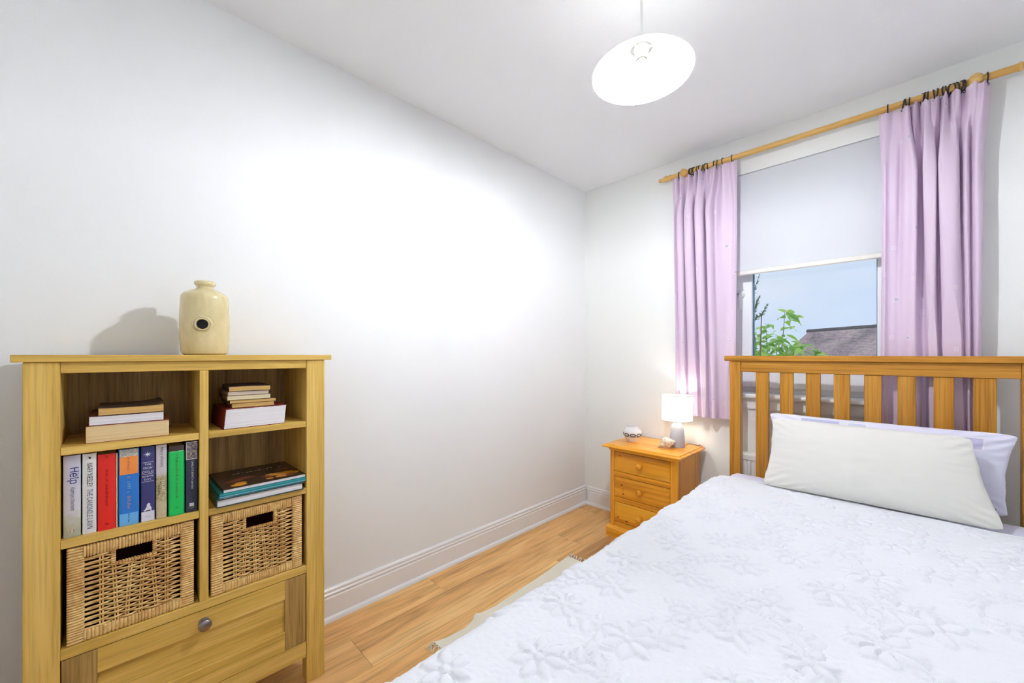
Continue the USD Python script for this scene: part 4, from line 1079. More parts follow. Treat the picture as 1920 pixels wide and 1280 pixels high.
# ------------------------------------------------------------------ pillows
def pillow(t, name, mat, TL, TR, BL, BR, th_, nrm, n=84, m=56, pinch=0.05, wr=0.003, seed=1, wav=0.012):
    """A stuffed pillow between four corners: full in the middle, gathered and wavy along the seams."""
    TL, TR, BL, BR = map(np.asarray, (TL, TR, BL, BR))
    q = np.linspace(-1, 1, n)
    u, v = np.meshgrid(np.sign(q) * np.abs(q) ** 0.8, np.sign(np.linspace(-1, 1, m)) * np.abs(np.linspace(-1, 1, m)) ** 0.8, indexing='ij')
    nrm = np.asarray(nrm, float); nrm /= np.linalg.norm(nrm)

    def nz(a, b_, k):
        return meshkit.fbm(np.stack([a, b_, np.full_like(a, k * 3.7 + seed)], -1), 3, seed) - 0.5

    def surf(u, v, s, extra=0.0):
        side_l, side_v = nz(v * 3.0, v * 0, 1.0), nz(u * 2.5, u * 0, 2.0)
        rc = 0.5 * (np.abs(u) ** 14) * (np.abs(v) ** 14)                 # corners a little rounded
        uu = u * (1 - pinch * (1 - v * v) * np.abs(u) ** 4 - 0.05 * rc) + wav * 2.4 * side_l * np.abs(u) ** 5 * np.sign(u)
        vv = v * (1 - pinch * 0.5 * (1 - u * u) * np.abs(v) ** 4 - 0.10 * rc) + wav * 3.0 * side_v * np.abs(v) ** 5 * np.sign(v)
        a, b_ = (uu + 1) / 2, (vv + 1) / 2
        base = (BL * ((1 - a) * (1 - b_))[..., None] + BR * (a * (1 - b_))[..., None] + TL * ((1 - a) * b_)[..., None] + TR * (a * b_)[..., None])
        e = (np.clip(1 - np.abs(u) ** 2.2, 0, 1) * np.clip(1 - np.abs(v) ** 2.2, 0, 1)) ** 0.55
        w = nz(u * 2.0 + seed, v * 1.6, s)
        rim = np.clip(np.maximum(np.abs(u), np.abs(v) ** 1.3) - 0.62, 0, 1) * np.clip((1 - np.maximum(np.abs(u), np.abs(v))) * 9, 0, 1)
        # gathers run inwards from the side seams and out of the corners
        g1 = 2.2 * nz(v * 8.5 + 20, u * 1.1, 5) * np.clip(np.abs(u) - 0.6, 0, 1) * np.clip((1 - np.abs(u)) * 8, 0, 1)
        g2 = np.sin((np.abs(u) - np.abs(v)) * 30 + 5 * w) * rim * np.clip(np.abs(u * v) - 0.25, 0, 1)
        g3 = nz(u * 6, v * 3.2, 7) * 0.5
        d = th_ * e * (1 + 0.30 * w) + wr * (2.6 * g1 + 4.0 * g2 + g3 * e) + extra
        return base + nrm * (s * np.maximum(d, 0.0008 + extra))[..., None]
    A, B = surf(u, v, 1.0), surf(u, v, -1.0)
    F1 = grid_faces(n, m)
    V = np.vstack([A.reshape(-1, 3), B.reshape(-1, 3)])
    F = [F1[:, ::-1], F1 + n * m]
    idx = np.arange(n * m).reshape(n, m)
    rim = np.concatenate([idx[:-1, 0], idx[-1, :-1], idx[:0:-1, -1], idx[0, :0:-1]])
    for a_, b_ in zip(rim, np.roll(rim, -1)):
        F.append([[a_, b_, b_ + n * m], [a_, b_ + n * m, a_ + n * m]])
    mt__ = trimesh.Trimesh(V, np.vstack(F), process=False)
    mt__.fix_normals()
    p = part(t, name, mt__, mat, smooth=True)
    return p, surf


lp = thing('pillow', 'pale lavender pillow propped against the headboard', 'pillow', (1.63, -0.215, 0.50))
lp_p, lsurf = pillow(lp, 'cover', sheet, (1.247, -0.218, 0.834), (2.030, -0.205, 0.828), (1.262, -0.232, 0.514), (2.006, -0.212, 0.520), 0.042, (0.0, -1.0, 0.12), seed=4, pinch=0.06, wr=0.006)


def pillow_print(u0, u1, v0, v1, mat, off, name, skew=0.0, n=14):
    uu, vv = np.meshgrid(np.linspace(u0, u1, n), np.linspace(v0, v1, n), indexing='ij')
    A_ = lsurf(uu + skew * (vv - v0), vv, 1.0, off)
    part(lp_p, name, (A_.reshape(-1, 3), grid_faces(n, n)[:, ::-1]), mat, smooth=True)


outline = ink((240, 238, 246))
pillow_print(0.52, 0.80, 0.52, 0.86, outline, 0.0010, 'printed_border')
pillow_print(0.535, 0.785, 0.56, 0.82, ink((206, 200, 230)), 0.0018, 'printed_block')
pillow_print(0.36, 0.56, 0.20, 0.50, ink((208, 203, 230)), 0.0010, 'printed_block')
pillow_print(-0.66, -0.30, 0.66, 0.93, ink((196, 196, 226)), 0.0010, 'printed_block')
pillow_print(-0.24, -0.05, 0.60, 0.95, outline, 0.0010, 'printed_border')
pillow_print(-0.22, -0.07, 0.64, 0.91, ink((216, 218, 238)), 0.0018, 'printed_block')
pillow_print(0.80, 0.92, -0.93, -0.82, ink((150, 146, 176)), 0.0012, 'printed_border')
pillow_print(0.815, 0.905, -0.915, -0.835, ink((214, 211, 234)), 0.0020, 'printed_block')
cp = thing('pillow', 'cream cotton pillow leaning in front of the lavender one', 'pillow', (1.60, -0.30, 0.503))
pillow(cp, 'cover', cloth('cream_cotton', (237, 235, 228), 0.0, weave=1000.0), (1.279, -0.305, 0.822), (1.908, -0.300, 0.815), (1.254, -0.378, 0.511), (1.983, -0.370, 0.509), 0.050, (0.0, -1.0, 0.24), seed=9, pinch=0.04, wr=0.006)

# ------------------------------------------------------------------ rug with fringe
ru = thing('rug', 'thin cream rug with fringed ends on the floor beside the bed', 'rug', (0.72, -1.21, 0))
ry = np.linspace(-1.655, -0.757, 120)
lx = np.interp(ry, [-1.655, -1.60, -1.527, -1.47, -1.447, -1.40, -1.334, -1.172, -0.986, -0.85, -0.757], [0.436, 0.450, 0.458, 0.446, 0.432, 0.436, 0.442, 0.434, 0.425, 0.412, 0.404])
nw = 60
U, Yr = np.meshgrid(np.linspace(0, 1, nw), ry, indexing='ij')
X = lx[None, :] * (1 - U) + 1.0 * U
kink = np.exp(-((Yr + 1.447) / 0.022) ** 2) * np.exp(-(U / 0.08) ** 2)
Zr = 0.0055 + 0.0006 * np.sin(Yr * 2 * PI / 0.008) + 0.012 * kink + 0.0012 * np.sin(Yr * 9 + U * 4) * (U < 2)
A_ = np.stack([X, Yr, Zr], -1).reshape(-1, 3)
B_ = np.stack([X, Yr, np.maximum(Zr - 0.0048, 0.0003)], -1).reshape(-1, 3)
F1 = grid_faces(nw, len(ry))
n_ = nw * len(ry)
idx = np.arange(n_).reshape(nw, len(ry))
rim = np.concatenate([idx[:-1, 0], idx[-1, :-1], idx[:0:-1, -1], idx[0, :0:-1]])
F = [F1, F1[:, ::-1] + n_] + [np.array([[a_, b_, b_ + n_], [a_, b_ + n_, a_ + n_]]) for a_, b_ in zip(rim, np.roll(rim, -1))]
rug_mat = plain('rug_cotton', (250, 245, 226), 0.95, 0.1, bump=(500.0, 0.002))
part(ru, 'weave', (np.vstack([A_, B_]), np.vstack(F)), rug_mat, smooth=50)
gr = np.random.default_rng(2)
for yb, sg in ((-0.758, 1), (-1.654, -1)):
    tas = []
    for k in range(36):
        x = (0.408 if sg > 0 else 0.440) + k * 0.0158 + gr.uniform(-0.002, 0.002)
        if x > 0.985:
            break
        ln = gr.uniform(0.022, 0.040)
        cv = gr.uniform(-0.02, 0.02)
        kn_ = np.array([x, yb + sg * 0.006, 0.0055])
        tas.append((trimesh.creation.icosphere(1, 0.0042).vertices + kn_, trimesh.creation.icosphere(1, 0.0042).faces))
        for s_ in range(3):
            o = gr.uniform(-0.008, 0.008)
            tas.append(tube([kn_, kn_ + np.array([o * 0.6 + cv * 0.3, sg * ln * 0.45, 0.004 + gr.uniform(0, 0.007)]), kn_ + np.array([o * 1.3 + cv, sg * ln * 0.85, -0.0025]), kn_ + np.array([o * 1.6 + cv * 1.5, sg * ln, -0.0035])], 0.0014, 5))
    part(ru, 'fringe', cat(*tas), rug_mat, smooth=60, kind='stuff', label='knotted cream fringe')

# ------------------------------------------------------------------ curtain pole, rings, curtains
RY, RZ = -0.078, 2.226
pole = thing('curtain_pole', 'wooden curtain pole with turned finials above the window', 'curtain pole', (1.36, RY, RZ))
part(pole, 'rod', mv(lathe([(0, 0), (0.0142, 0), (0.0142, 1.376), (0, 1.376)], 28, (0, 0, 0), 'x'), None, (0.668, RY, RZ)), rod_wood, smooth=40)
fin = [(0, -0.002), (0.0165, -0.002), (0.0175, 0.002), (0.0165, 0.006), (0.0125, 0.008), (0.0120, 0.011), (0.0150, 0.016), (0.0190, 0.024), (0.0195, 0.030), (0.0165, 0.039), (0.0110, 0.049), (0.0085, 0.056), (0.0085, 0.059), (0.0105, 0.063), (0.0115, 0.068), (0.0100, 0.073), (0.0060, 0.076), (0, 0.077)]
v, f = lathe(fin, 28, (0, 0, 0), 'x')
part(pole, 'finial', (v + np.array([2.044, RY, RZ]), f), rod_wood, smooth=45)
part(pole, 'finial', (v * np.array([-1, 1, 1]) + np.array([0.690, RY, RZ]), f[:, ::-1]), rod_wood, smooth=45)
for bx in (0.772, 1.934):
    cup = mv(lathe([(0, -0.030), (0.012, -0.030), (0.020, -0.024), (0.0255, -0.010), (0.0265, 0.0), (0.0255, 0.010), (0.0215, 0.020), (0.012, 0.026), (0, 0.027)], 32), rot(PI / 2, [1, 0, 0]), (bx, RY, RZ))
    cup = (np.where(np.array([[True, False, False]]), (cup[0] - np.array([bx, 0, 0])) * 0.85 + np.array([bx, 0, 0]), cup[0]), cup[1])
    arm = mv(lathe([(0, 0), (0.024, 0), (0.025, 0.004), (0.022, 0.009), (0.014, 0.013), (0.011, 0.022), (0.012, 0.040), (0.016, 0.058), (0, 0.06)], 28), rot(PI / 2, [1, 0, 0]), (bx, -0.0005, RZ - 0.004))
    part(pole, 'bracket', cat(cup, arm), rod_wood, smooth=45, label='turned wooden bracket holding the pole')

ring_m = cat(mv(torus(0.0190, 0.0025, 28, 8), rot(PI / 2, [0, 1, 0])), mv(torus(0.0045, 0.0011, 14, 6), rot(PI / 2, [1, 0, 0]), (0, 0, -0.0255)))
proto = UsdGeom.Xform.Define(stage, numbered('/World', 'curtain_ring'))
left_x = [0.744, 0.806, 0.816, 0.825, 0.835, 0.850, 0.864, 0.880, 0.896, 0.906, 0.944, 0.958, 0.992, 1.040]
right_x = [1.676, 1.727, 1.735, 1.744, 1.784, 1.792, 1.800, 1.818, 1.826, 1.846, 1.854, 1.863, 1.872, 1.884, 1.893, 1.901, 1.9645]
gl, gr_ = 'black rings carrying the left curtain', 'black rings carrying the right curtain'
labs = {0.744: ('black curtain ring at the left finial, outside the bracket', None), 0.992: ('black curtain ring second from the inner edge of the left curtain', None), 1.040: ('black curtain ring at the inner edge of the left curtain', None),
        1.676: ('black curtain ring at the inner edge of the right curtain', None), 1.9645: ('black curtain ring between right bracket and right finial', None)}
gg = np.random.default_rng(4)
first_ring = True
for side_, xs_ in (('l', left_x), ('r', right_x)):
    for x in xs_:
        lb, grp = labs.get(x, ('small black ring bunched on the pole over the ' + ('left' if side_ == 'l' else 'right') + ' curtain', gl if side_ == 'l' else gr_))
        if first_ring:
            xf = proto
            path0 = str(proto.GetPath())
            usdkit.mesh(stage, path0 + '/hoop', ring_m, black_metal, smooth=50)
            first_ring = False
        else:
            xf = UsdGeom.Xform.Define(stage, numbered('/World', 'curtain_ring'))
            xf.GetPrim().GetReferences().AddInternalReference(path0)
            xf.GetPrim().SetInstanceable(True)
        xf.ClearXformOpOrder()
        xf.AddTranslateOp().Set(Gf.Vec3d(x, RY, RZ - 0.0028))
        xf.AddRotateZOp().Set(float(gg.uniform(-24, 24) if grp else gg.uniform(-6, 6)))
        xf.AddRotateYOp().Set(float(gg.uniform(-10, 10) if grp else 0))
        tag(xf.GetPrim(), lb, 'curtain ring', grp)


def spline(pts, n):
    from scipy.interpolate import PchipInterpolator, CubicSpline
    pts = np.array(pts, float)
    d = np.concatenate([[0], np.cumsum(np.linalg.norm(np.diff(pts, axis=0), axis=1) ** 0.6)])
    cs = CubicSpline(d, pts, bc_type='natural')
    s = np.linspace(0, d[-1], n)
    return cs(s), s / d[-1]


curtain_nodes = {
    'uv': ('attribute', {'attribute': 'st'}), 'tc': ('texture_coordinate', {}),
    'v': ('voronoi_texture', {'metric': 'chebychev', 'feature': 'f1', 'dimensions': '2D', 'scale': 9.0, 'randomness': 0.85}),
    'sep': ('separate_color', {}),
    'sz': ('math', {'math_type': 'multiply_add', 'value2': 0.035, 'value3': 0.062}),
    'in': ('math', {'math_type': 'subtract', 'value2': 0.020}),
    'lt': ('math', {'math_type': 'less_than'}), 'gt': ('math', {'math_type': 'less_than'}),
    'line': ('math', {'math_type': 'subtract'}),
    'some': ('math', {'math_type': 'greater_than', 'value2': 0.50}), 'l2': ('math', {'math_type': 'multiply'}),
    'fil': ('math', {'math_type': 'greater_than', 'value2': 0.76}), 'f2': ('math', {'math_type': 'multiply'}), 'f3': ('math', {'math_type': 'multiply', 'value2': 0.55}),
    'c1': ('mix', {'color1': lin((240, 219, 237)), 'color2': lin((252, 248, 252))}),
    'c2': ('mix', {'color2': lin((176, 172, 196))}),
    'n': ('noise_texture', {'scale': 900.0, 'detail': 1.0}), 'b': ('bump', {'strength': 0.35, 'distance': 0.0006}),
    'p': ('principled_bsdf', {'roughness': 0.75, 'specular_ior_level': 0.2, 'sheen_weight': 0.15}),
    't': ('translucent_bsdf', {'color': lin((226, 204, 236))}), 'm': ('mix_closure', {'fac': 0.22}),
}
curtain_links = [('uv.vector', 'v.vector'), ('v.color', 'sep.color'), ('sep.r', 'sz.value1'), ('sz.value', 'in.value1'), ('v.distance', 'lt.value1'), ('sz.value', 'lt.value2'), ('v.distance', 'gt.value1'), ('in.value', 'gt.value2'),
                 ('lt.value', 'line.value1'), ('gt.value', 'line.value2'), ('sep.g', 'some.value1'), ('line.value', 'l2.value1'), ('some.value', 'l2.value2'), ('sep.b', 'fil.value1'), ('fil.value', 'f2.value1'), ('gt.value', 'f2.value2'), ('f2.value', 'f3.value1'),
                 ('l2.value', 'c1.fac'), ('c1.color', 'c2.color1'), ('f4.value', 'c2.fac'), ('c2.color', 'p.base_color'),
                 ('tc.object', 'n.vector'), ('n.fac', 'b.height'), ('b.normal', 'p.normal'), ('p.BSDF', 'm.closure1'), ('t.BSDF', 'm.closure2')]
curtain_nodes['f4'] = ('math', {'math_type': 'multiply'})
curtain_links += [('f3.value', 'f4.value1'), ('some.value', 'f4.value2')]
curtain_mat = M('lilac_curtain_cloth', curtain_nodes, curtain_links, 'm.closure')
hem_mat = cloth('lilac_hem_cloth', (234, 206, 226), 0.25)


def curtain(label, top_pts, mid_pts, bot_pts, ztop, zmid, zbot, pleats, amp, seed):
    N, Mz = 420, 90
    T_, _ = spline(top_pts, N)
    A_, _ = spline(mid_pts, N)
    B_, _ = spline(bot_pts, N)
    s = np.linspace(0, 1, N)
    ts = np.linspace(0, 1, Mz)
    g_ = np.random.default_rng(seed)
    ph = g_.uniform(0, 2 * PI, 4)
    P = np.zeros((N, Mz, 3))
    for j, t in enumerate(ts):
        z = ztop + (zbot - ztop) * t
        if z > zmid:
            k = (ztop - z) / (ztop - zmid)
            k = k * k * (3 - 2 * k)
            xy = T_ * (1 - k) + A_ * k
        else:
            k = (zmid - z) / (zmid - zbot)
            xy = A_ * (1 - k) + B_ * k
        dep = ztop - z
        head = np.exp(-(dep / 0.14) ** 2)
        w = amp * head * np.sin(2 * PI * pleats * (s + 0.012 * np.sin(s * 17 + ph[0])) + ph[1])
        low = 0.0022 * np.sin(s * 60 + ph[2] + dep * 5) * (1 - head) + 0.0018 * np.sin(s * 23 + dep * 9 + ph[3])
        tape = -0.010 * np.exp(-((dep - 0.075) / 0.016) ** 2)
        P[:, j, 0] = xy[:, 0] + 0.3 * w * np.cos(2 * PI * pleats * s * 0.5)
        P[:, j, 1] = np.clip(xy[:, 1] + w + low, -0.128 + 0.033 * min(1, max(0, (1.45 - z) / 0.25)), (-0.052 + 0.032 * min(1, max(0, (z - 0.95) / 0.15))) if label.endswith('headboard') else -0.026)
        if not label.endswith('headboard') and z < 1.15:      # clear of the lamp shade
            k = min(1.0, (1.15 - z) / 0.2)
            P[:, j, 1] = np.maximum(P[:, j, 1], np.where(P[:, j, 0] < 0.87, -0.095 + 0.026 * k, -0.095))
        P[:, j, 2] = z + 0.006 * head * np.sin(2 * PI * pleats * s + ph[1] + 1.0) * (1 if t < 0.02 else 0.6) * (dep < 0.25)
    L = np.concatenate([[0], np.cumsum(np.linalg.norm(np.diff(P[:, Mz // 2, :2], axis=0), axis=1))])
    uv = np.stack([np.repeat(L[:, None], Mz, 1), np.repeat((ztop - (ztop - zbot) * ts)[None], N, 0)], -1)
    t_ = thing('curtain', label, 'curtain', (float(P[..., 0].mean()), RY, zbot))
    part(t_, 'cloth', (P.reshape(-1, 3), grid_faces(N, Mz)), curtain_mat, smooth=True, uv=uv.reshape(-1, 2))
    # doubled hems: along the foot and up both edges
    nb = np.cross(np.gradient(P, axis=0), np.gradient(P, axis=1))
    nb /= np.linalg.norm(nb, axis=-1, keepdims=True) + 1e-12
    nb *= np.where(nb[..., 1:2] > 0, 1, -1)
    Q = P + nb * 0.0022
    for nm, sl in (('foot_hem', (slice(0, N), slice(int(Mz * 0.948), Mz))), ('side_hem', (slice(0, 12), slice(0, Mz))), ('side_hem', (slice(N - 12, N), slice(0, Mz)))):
        q = Q[sl]
        part(t_, nm, (q.reshape(-1, 3), grid_faces(q.shape[0], q.shape[1])), hem_mat, smooth=True)
    return t_


def zig(xs_, lo=-0.060, hi=-0.098):
    return [(x, hi if k % 2 else lo) for k, x in enumerate(xs_)]


LT = zig([0.700, 0.722, 0.745, 0.765, 0.785, 0.803, 0.822, 0.838, 0.855, 0.872, 0.888, 0.903, 0.922, 0.945], -0.062, -0.100) + [(0.958, -0.066), (0.985, -0.074), (1.02, -0.080), (1.066, -0.078)]
LM = [(0.703, -0.060), (0.716, -0.080), (0.727, -0.060), (0.733, -0.086), (0.752, -0.098), (0.771, -0.090), (0.768, -0.046), (0.781, -0.046), (0.780, -0.092), (0.806, -0.100), (0.829, -0.090), (0.826, -0.040), (0.843, -0.042), (0.842, -0.094), (0.866, -0.101), (0.888, -0.088), (0.885, -0.036), (0.903, -0.038),
      (0.901, -0.086), (0.917, -0.092), (0.932, -0.080), (0.938, -0.052), (0.970, -0.058), (1.005, -0.064), (1.040, -0.066), (1.053, -0.074), (1.063, -0.068)]
LB = [(0.710, -0.042), (0.722, -0.058), (0.735, -0.046), (0.745, -0.064), (0.765, -0.076), (0.783, -0.066), (0.789, -0.045), (0.797, -0.048), (0.803, -0.069), (0.828, -0.080), (0.850, -0.067), (0.856, -0.043), (0.866, -0.046), (0.874, -0.070), (0.893, -0.096), (0.910, -0.086), (0.916, -0.060), (0.926, -0.063),
      (0.933, -0.084), (0.946, -0.089), (0.957, -0.076), (0.966, -0.060), (0.985, -0.060), (1.008, -0.063), (1.030, -0.065), (1.042, -0.070), (1.050, -0.066)]
deep = lambda P_, k: [(x, -0.060 + (y + 0.060) * k) for x, y in P_]
LM = deep(LM, 1.45)
curtain('lilac curtain with small white squares hanging above the bedside lamp', LT, LM, LB, 2.207, 1.95, 0.752, 11, 0.012, 1)
RT = [(1.645, -0.078), (1.675, -0.082), (1.705, -0.074), (1.722, -0.064)] + zig([1.736, 1.748, 1.762, 1.778, 1.794, 1.808, 1.822, 1.836, 1.850, 1.864, 1.880, 1.896, 1.910], -0.104, -0.062) + [(1.925, -0.100), (1.938, -0.112), (1.952, -0.094), (1.972, -0.066)]
RM = [(1.656, -0.064), (1.668, -0.076), (1.680, -0.062), (1.704, -0.060), (1.714, -0.052), (1.728, -0.070), (1.742, -0.078), (1.760, -0.092), (1.770, -0.084), (1.768, -0.030), (1.788, -0.030), (1.785, -0.094), (1.803, -0.104), (1.824, -0.098), (1.821, -0.042), (1.834, -0.042), (1.830, -0.098), (1.852, -0.106), (1.880, -0.100), (1.890, -0.080),
      (1.894, -0.050), (1.904, -0.084), (1.914, -0.080), (1.920, -0.046), (1.934, -0.084), (1.947, -0.080), (1.957, -0.062)]
RB = [(1.650, -0.064), (1.664, -0.078), (1.678, -0.066), (1.700, -0.060), (1.716, -0.060), (1.730, -0.074), (1.745, -0.080), (1.766, -0.096), (1.778, -0.088), (1.783, -0.056), (1.800, -0.055), (1.806, -0.096), (1.818, -0.112), (1.834, -0.104), (1.839, -0.066), (1.846, -0.066), (1.850, -0.102), (1.866, -0.116), (1.892, -0.110), (1.905, -0.086),
      (1.910, -0.070), (1.917, -0.088), (1.923, -0.076), (1.928, -0.066), (1.936, -0.086), (1.942, -0.080), (1.947, -0.062)]
RM = deep(RM, 1.35)
curtain('lilac curtain with small white squares hanging behind the headboard', RT, RM, RB, 2.208, 1.90, 0.770, 12, 0.012, 2)

# ------------------------------------------------------------------ pendant lamp
PX, PY = 1.137, -1.344
pd = thing('pendant_lamp', 'lit white pendant lamp with a shallow round shade on a cord', 'pendant lamp', (PX, PY, HC))
c_ = np.array([PX, PY, 0])
RZ0, RZ1 = 2.015, 2.095
KS = 1.058
_part = part


def part(t, name, mesh, *a, **k):      # the fitting is drawn a little smaller and hung from the rim's height
    v, f = vf(mesh)
    if name in ('lampholder', 'bulb_cap', 'bulb'):
        v = np.stack([PX + (v[:, 0] - PX) * KS, PY + (v[:, 1] - PY) * KS, RZ0 + (v[:, 2] - 1.966) * KS], 1)
    return _part(t, name, (v, f), *a, **k)


part(pd, 'ceiling_rose', mv(lathe([(0, HC - 0.028), (0.030, HC - 0.028), (0.046, HC - 0.018), (0.050, HC - 0.0002), (0, HC - 0.0002)], 36), None, c_), upvc, smooth=35)
part(pd, 'cord', tube([(PX, PY, HC - 0.027), (PX, PY, 2.125)], 0.0034, 10), plain('cord_white', (232, 232, 226), 0.5), smooth=50)
shade_w = M('shade_plastic', {'p': ('principled_bsdf', {'base_color': lin((248, 247, 242)), 'roughness': 0.4}), 't': ('translucent_bsdf', {'color': lin((250, 249, 245))}), 'm': ('mix_closure', {'fac': 0.45}), 'e': ('emission', {'color': lin((246, 249, 255)), 'strength': GLOW}), 'a': ('add_closure', {})}, [('p.BSDF', 'm.closure1'), ('t.BSDF', 'm.closure2'), ('m.closure', 'a.closure1'), ('e.emission', 'a.closure2')], 'a.closure')
sprof = [(r * KS, RZ0 + (z - 1.966) * KS) for r, z in [(0.034, 2.041), (0.050, 2.032), (0.080, 2.014), (0.110, 1.996), (0.132, 1.980), (0.1415, 1.970), (0.1455, 1.965), (0.1470, 1.967), (0.1465, 1.970), (0.1425, 1.974), (0.133, 1.9835), (0.111, 1.9995), (0.081, 2.0175), (0.051, 2.0355), (0.034, 2.045), (0.034, 2.041)]]
shd = part(pd, 'shade', mv(lathe(sprof, 80), None, c_), shade_w, smooth=35)
spk = [tube([(PX + 0.019 * math.cos(a), PY + 0.019 * math.sin(a), RZ1 + 0.001), (PX + 0.035 * math.cos(a), PY + 0.035 * math.sin(a), RZ1 + 0.001)], 0.0025, 6) for a in (0.3, 0.3 + 2 * PI / 3, 0.3 + 4 * PI / 3)]
part(shd, 'shade_ring', cat(*spk, mv(lathe([(0.0175, RZ1 - 0.003), (0.0235, RZ1 - 0.003), (0.0235, RZ1 + 0.005), (0.0175, RZ1 + 0.005), (0.0175, RZ1 - 0.003)], 32), None, c_)), plain('ivory_plastic', (226, 220, 196), 0.4), smooth=40)
part(pd, 'lampholder', mv(lathe([(0, 2.075), (0.006, 2.075), (0.012, 2.066), (0.0165, 2.05), (0.0172, 2.012), (0.0160, 2.010), (0.0150, 2.016), (0, 2.016)][::-1], 32), None, c_), plain('holder_white', (238, 236, 226), 0.35), smooth=40)
part(pd, 'bulb_cap', mv(lathe([(0, 2.022), (0.0105, 2.022), (0.0105, 2.012), (0.0150, 2.006), (0.0185, 1.994), (0.0185, 1.988), (0, 1.988)][::-1], 32), None, c_), plain('bulb_cap_white', (240, 238, 230), 0.35), smooth=40)
glow = M('tube_glow', {'e': ('emission', {'color': lin((242, 246, 255)), 'strength': BULB})}, [], 'e.emission')
tubes_ = []
for a in (0.5, 0.5 + 2 * PI / 3, 0.5 + 4 * PI / 3):
    dx, dy = 0.0095 * math.cos(a), 0.0095 * math.sin(a)
    ex, ey = -0.0052 * math.sin(a), 0.0052 * math.cos(a)
    pts = [(PX + dx + ex, PY + dy + ey, 1.988), (PX + dx + ex, PY + dy + ey, 1.931)] + [(PX + dx + ex * math.cos(q), PY + dy + ey * math.cos(q), 1.931 - 0.006 * math.sin(q)) for q in np.linspace(0.3, PI - 0.3, 6)] + [(PX + dx - ex, PY + dy - ey, 1.931), (PX + dx - ex, PY + dy - ey, 1.988)]
    tubes_.append(tube(pts, 0.0046, 10))
part(pd, 'bulb', cat(*tubes_), glow, smooth=50, label='glowing energy saving bulb')


def shade_patch(a0, a1, r0, r1, mat, name, n=8):
    """Small sticker on the inside of the shade."""
    prr = np.array(sprof[:5])
    aa, rr_ = np.meshgrid(np.linspace(a0, a1, n), np.linspace(r0, r1, n), indexing='ij')
    zz_ = np.interp(rr_, prr[:, 0], prr[:, 1]) - 0.0008
    part(shd, name, (np.stack([PX + rr_ * np.cos(aa), PY + rr_ * np.sin(aa), zz_], -1).reshape(-1, 3), grid_faces(n, n)), mat, smooth=True)


shade_patch(0.42, 0.56, 0.050, 0.094, ink((226, 208, 150)), 'warning_sticker')
for k in range(5):
    shade_patch(0.44 + k * 0.024, 0.452 + k * 0.024, 0.052, 0.092, ink((176, 150, 92)), 'sticker_print') if k % 2 == 0 else None
shade_patch(3.92, 4.06, 0.056, 0.064, ink((170, 168, 160)), 'mark_print')
shade_patch(3.92, 4.10, 0.067, 0.070, ink((190, 188, 178)), 'mark_print')

part = _part

# ------------------------------------------------------------------ outside: ground, house, tree, shrub
struct('ground', box(-90, 90, 0.4, 160, -2.9, -2.75, 0), plain('lawn', (96, 128, 62), 0.95, bump=(3.0, 0.05)), 'green lawn below the window', 'ground')
th = math.radians(YAW)
FW, RT_ = np.array([-math.sin(th), math.cos(th)]), np.array([math.cos(th), math.sin(th)])
E0 = np.array(EYE[:2])


def at(lat, dep):
    p = E0 + dep * FW + lat * RT_
    return p


A0, A1 = at(20.2, 27.0), at(21.65, 14.0)
ZR, HP = EYE[2] + 1.585, 3.7
along = (A1 - A0); LEN = np.linalg.norm(along); along /= LEN
down = np.array([along[1], -along[0]])
if down @ RT_ > 0:
    down = -down
pitch = math.radians(40)
run = HP
hs = thing('house', 'neighbouring house with a brown tiled roof beyond the window', 'house', (*((A0 + A1) / 2), -2.75))


def ridge_pt(a, o, z):
    q = A0 + along * a + down * o
    return (q[0], q[1], z)


tile_mat = M('brown_tiles', {'tc': ('texture_coordinate', {}), 'n': ('noise_texture', {'scale': 0.8, 'detail': 3.0}), 'g': ('geometry', {}), 'r': ('rgb_ramp', {'ramp': [(0.3, lin((160, 142, 142))), (0.5, lin((190, 166, 162))), (0.7, lin((208, 182, 176)))]}), 'n2': ('noise_texture', {'scale': 6.0, 'detail': 2.0}), 'r2': ('rgb_ramp', {'ramp': [(0.3, (0.7, 0.7, 0.72)), (0.6, (1.1, 1.06, 1.05))]}), 'x': ('mix', {'mix_type': 'multiply', 'fac': 1.0}), 'p': ('principled_bsdf', {'roughness': 0.9})},
             [('tc.object', 'n.vector'), ('tc.object', 'n2.vector'), ('n.fac', 'r.fac'), ('n2.fac', 'r2.fac'), ('r.color', 'x.color1'), ('r2.color', 'x.color2'), ('x.color', 'p.base_color')], 'p.BSDF')
for sgn_ in (1, -1):
    courses = []
    nco = 34
    na = int(LEN / 0.11)
    for k in range(nco):
        s0, s1 = k * 0.1425 + 0.05, (k + 1) * 0.1425 + 0.065
        aa = np.linspace(0, LEN, na)
        wav = 0.012 * np.abs(np.sin(np.arange(na) * PI / 3))
        V = []
        for s_, lift in ((s0, 0.0), (s1, 0.060), (s1, 0.0)):
            for a, w in zip(aa, wav):
                o = s_ * math.cos(pitch)
                z = ZR - s_ * math.sin(pitch) + lift + w
                V.append(ridge_pt(a, sgn_ * o, z))
        F = []
        for q in range(2):
            for i in range(na - 1):
                F += [(q * na + i, q * na + i + 1, (q + 1) * na + i + 1), (q * na + i, (q + 1) * na + i + 1, (q + 1) * na + i)]
        courses.append((np.array(V), np.array(F)))
    part(hs, 'roof_tiles', cat(*courses), tile_mat, kind='stuff', label='courses of brown roof tiles')
part(hs, 'ridge', tube([ridge_pt(-0.12, 0, ZR + 0.02), ridge_pt(LEN + 0.1, 0, ZR + 0.02)], 0.13, 10), plain('ridge_tile', (92, 84, 84), 0.9), smooth=50)
eo = nco * 0.1425 * math.cos(pitch) - 0.3
ez = ZR - (nco * 0.1425) * math.sin(pitch)
zb = -2.75
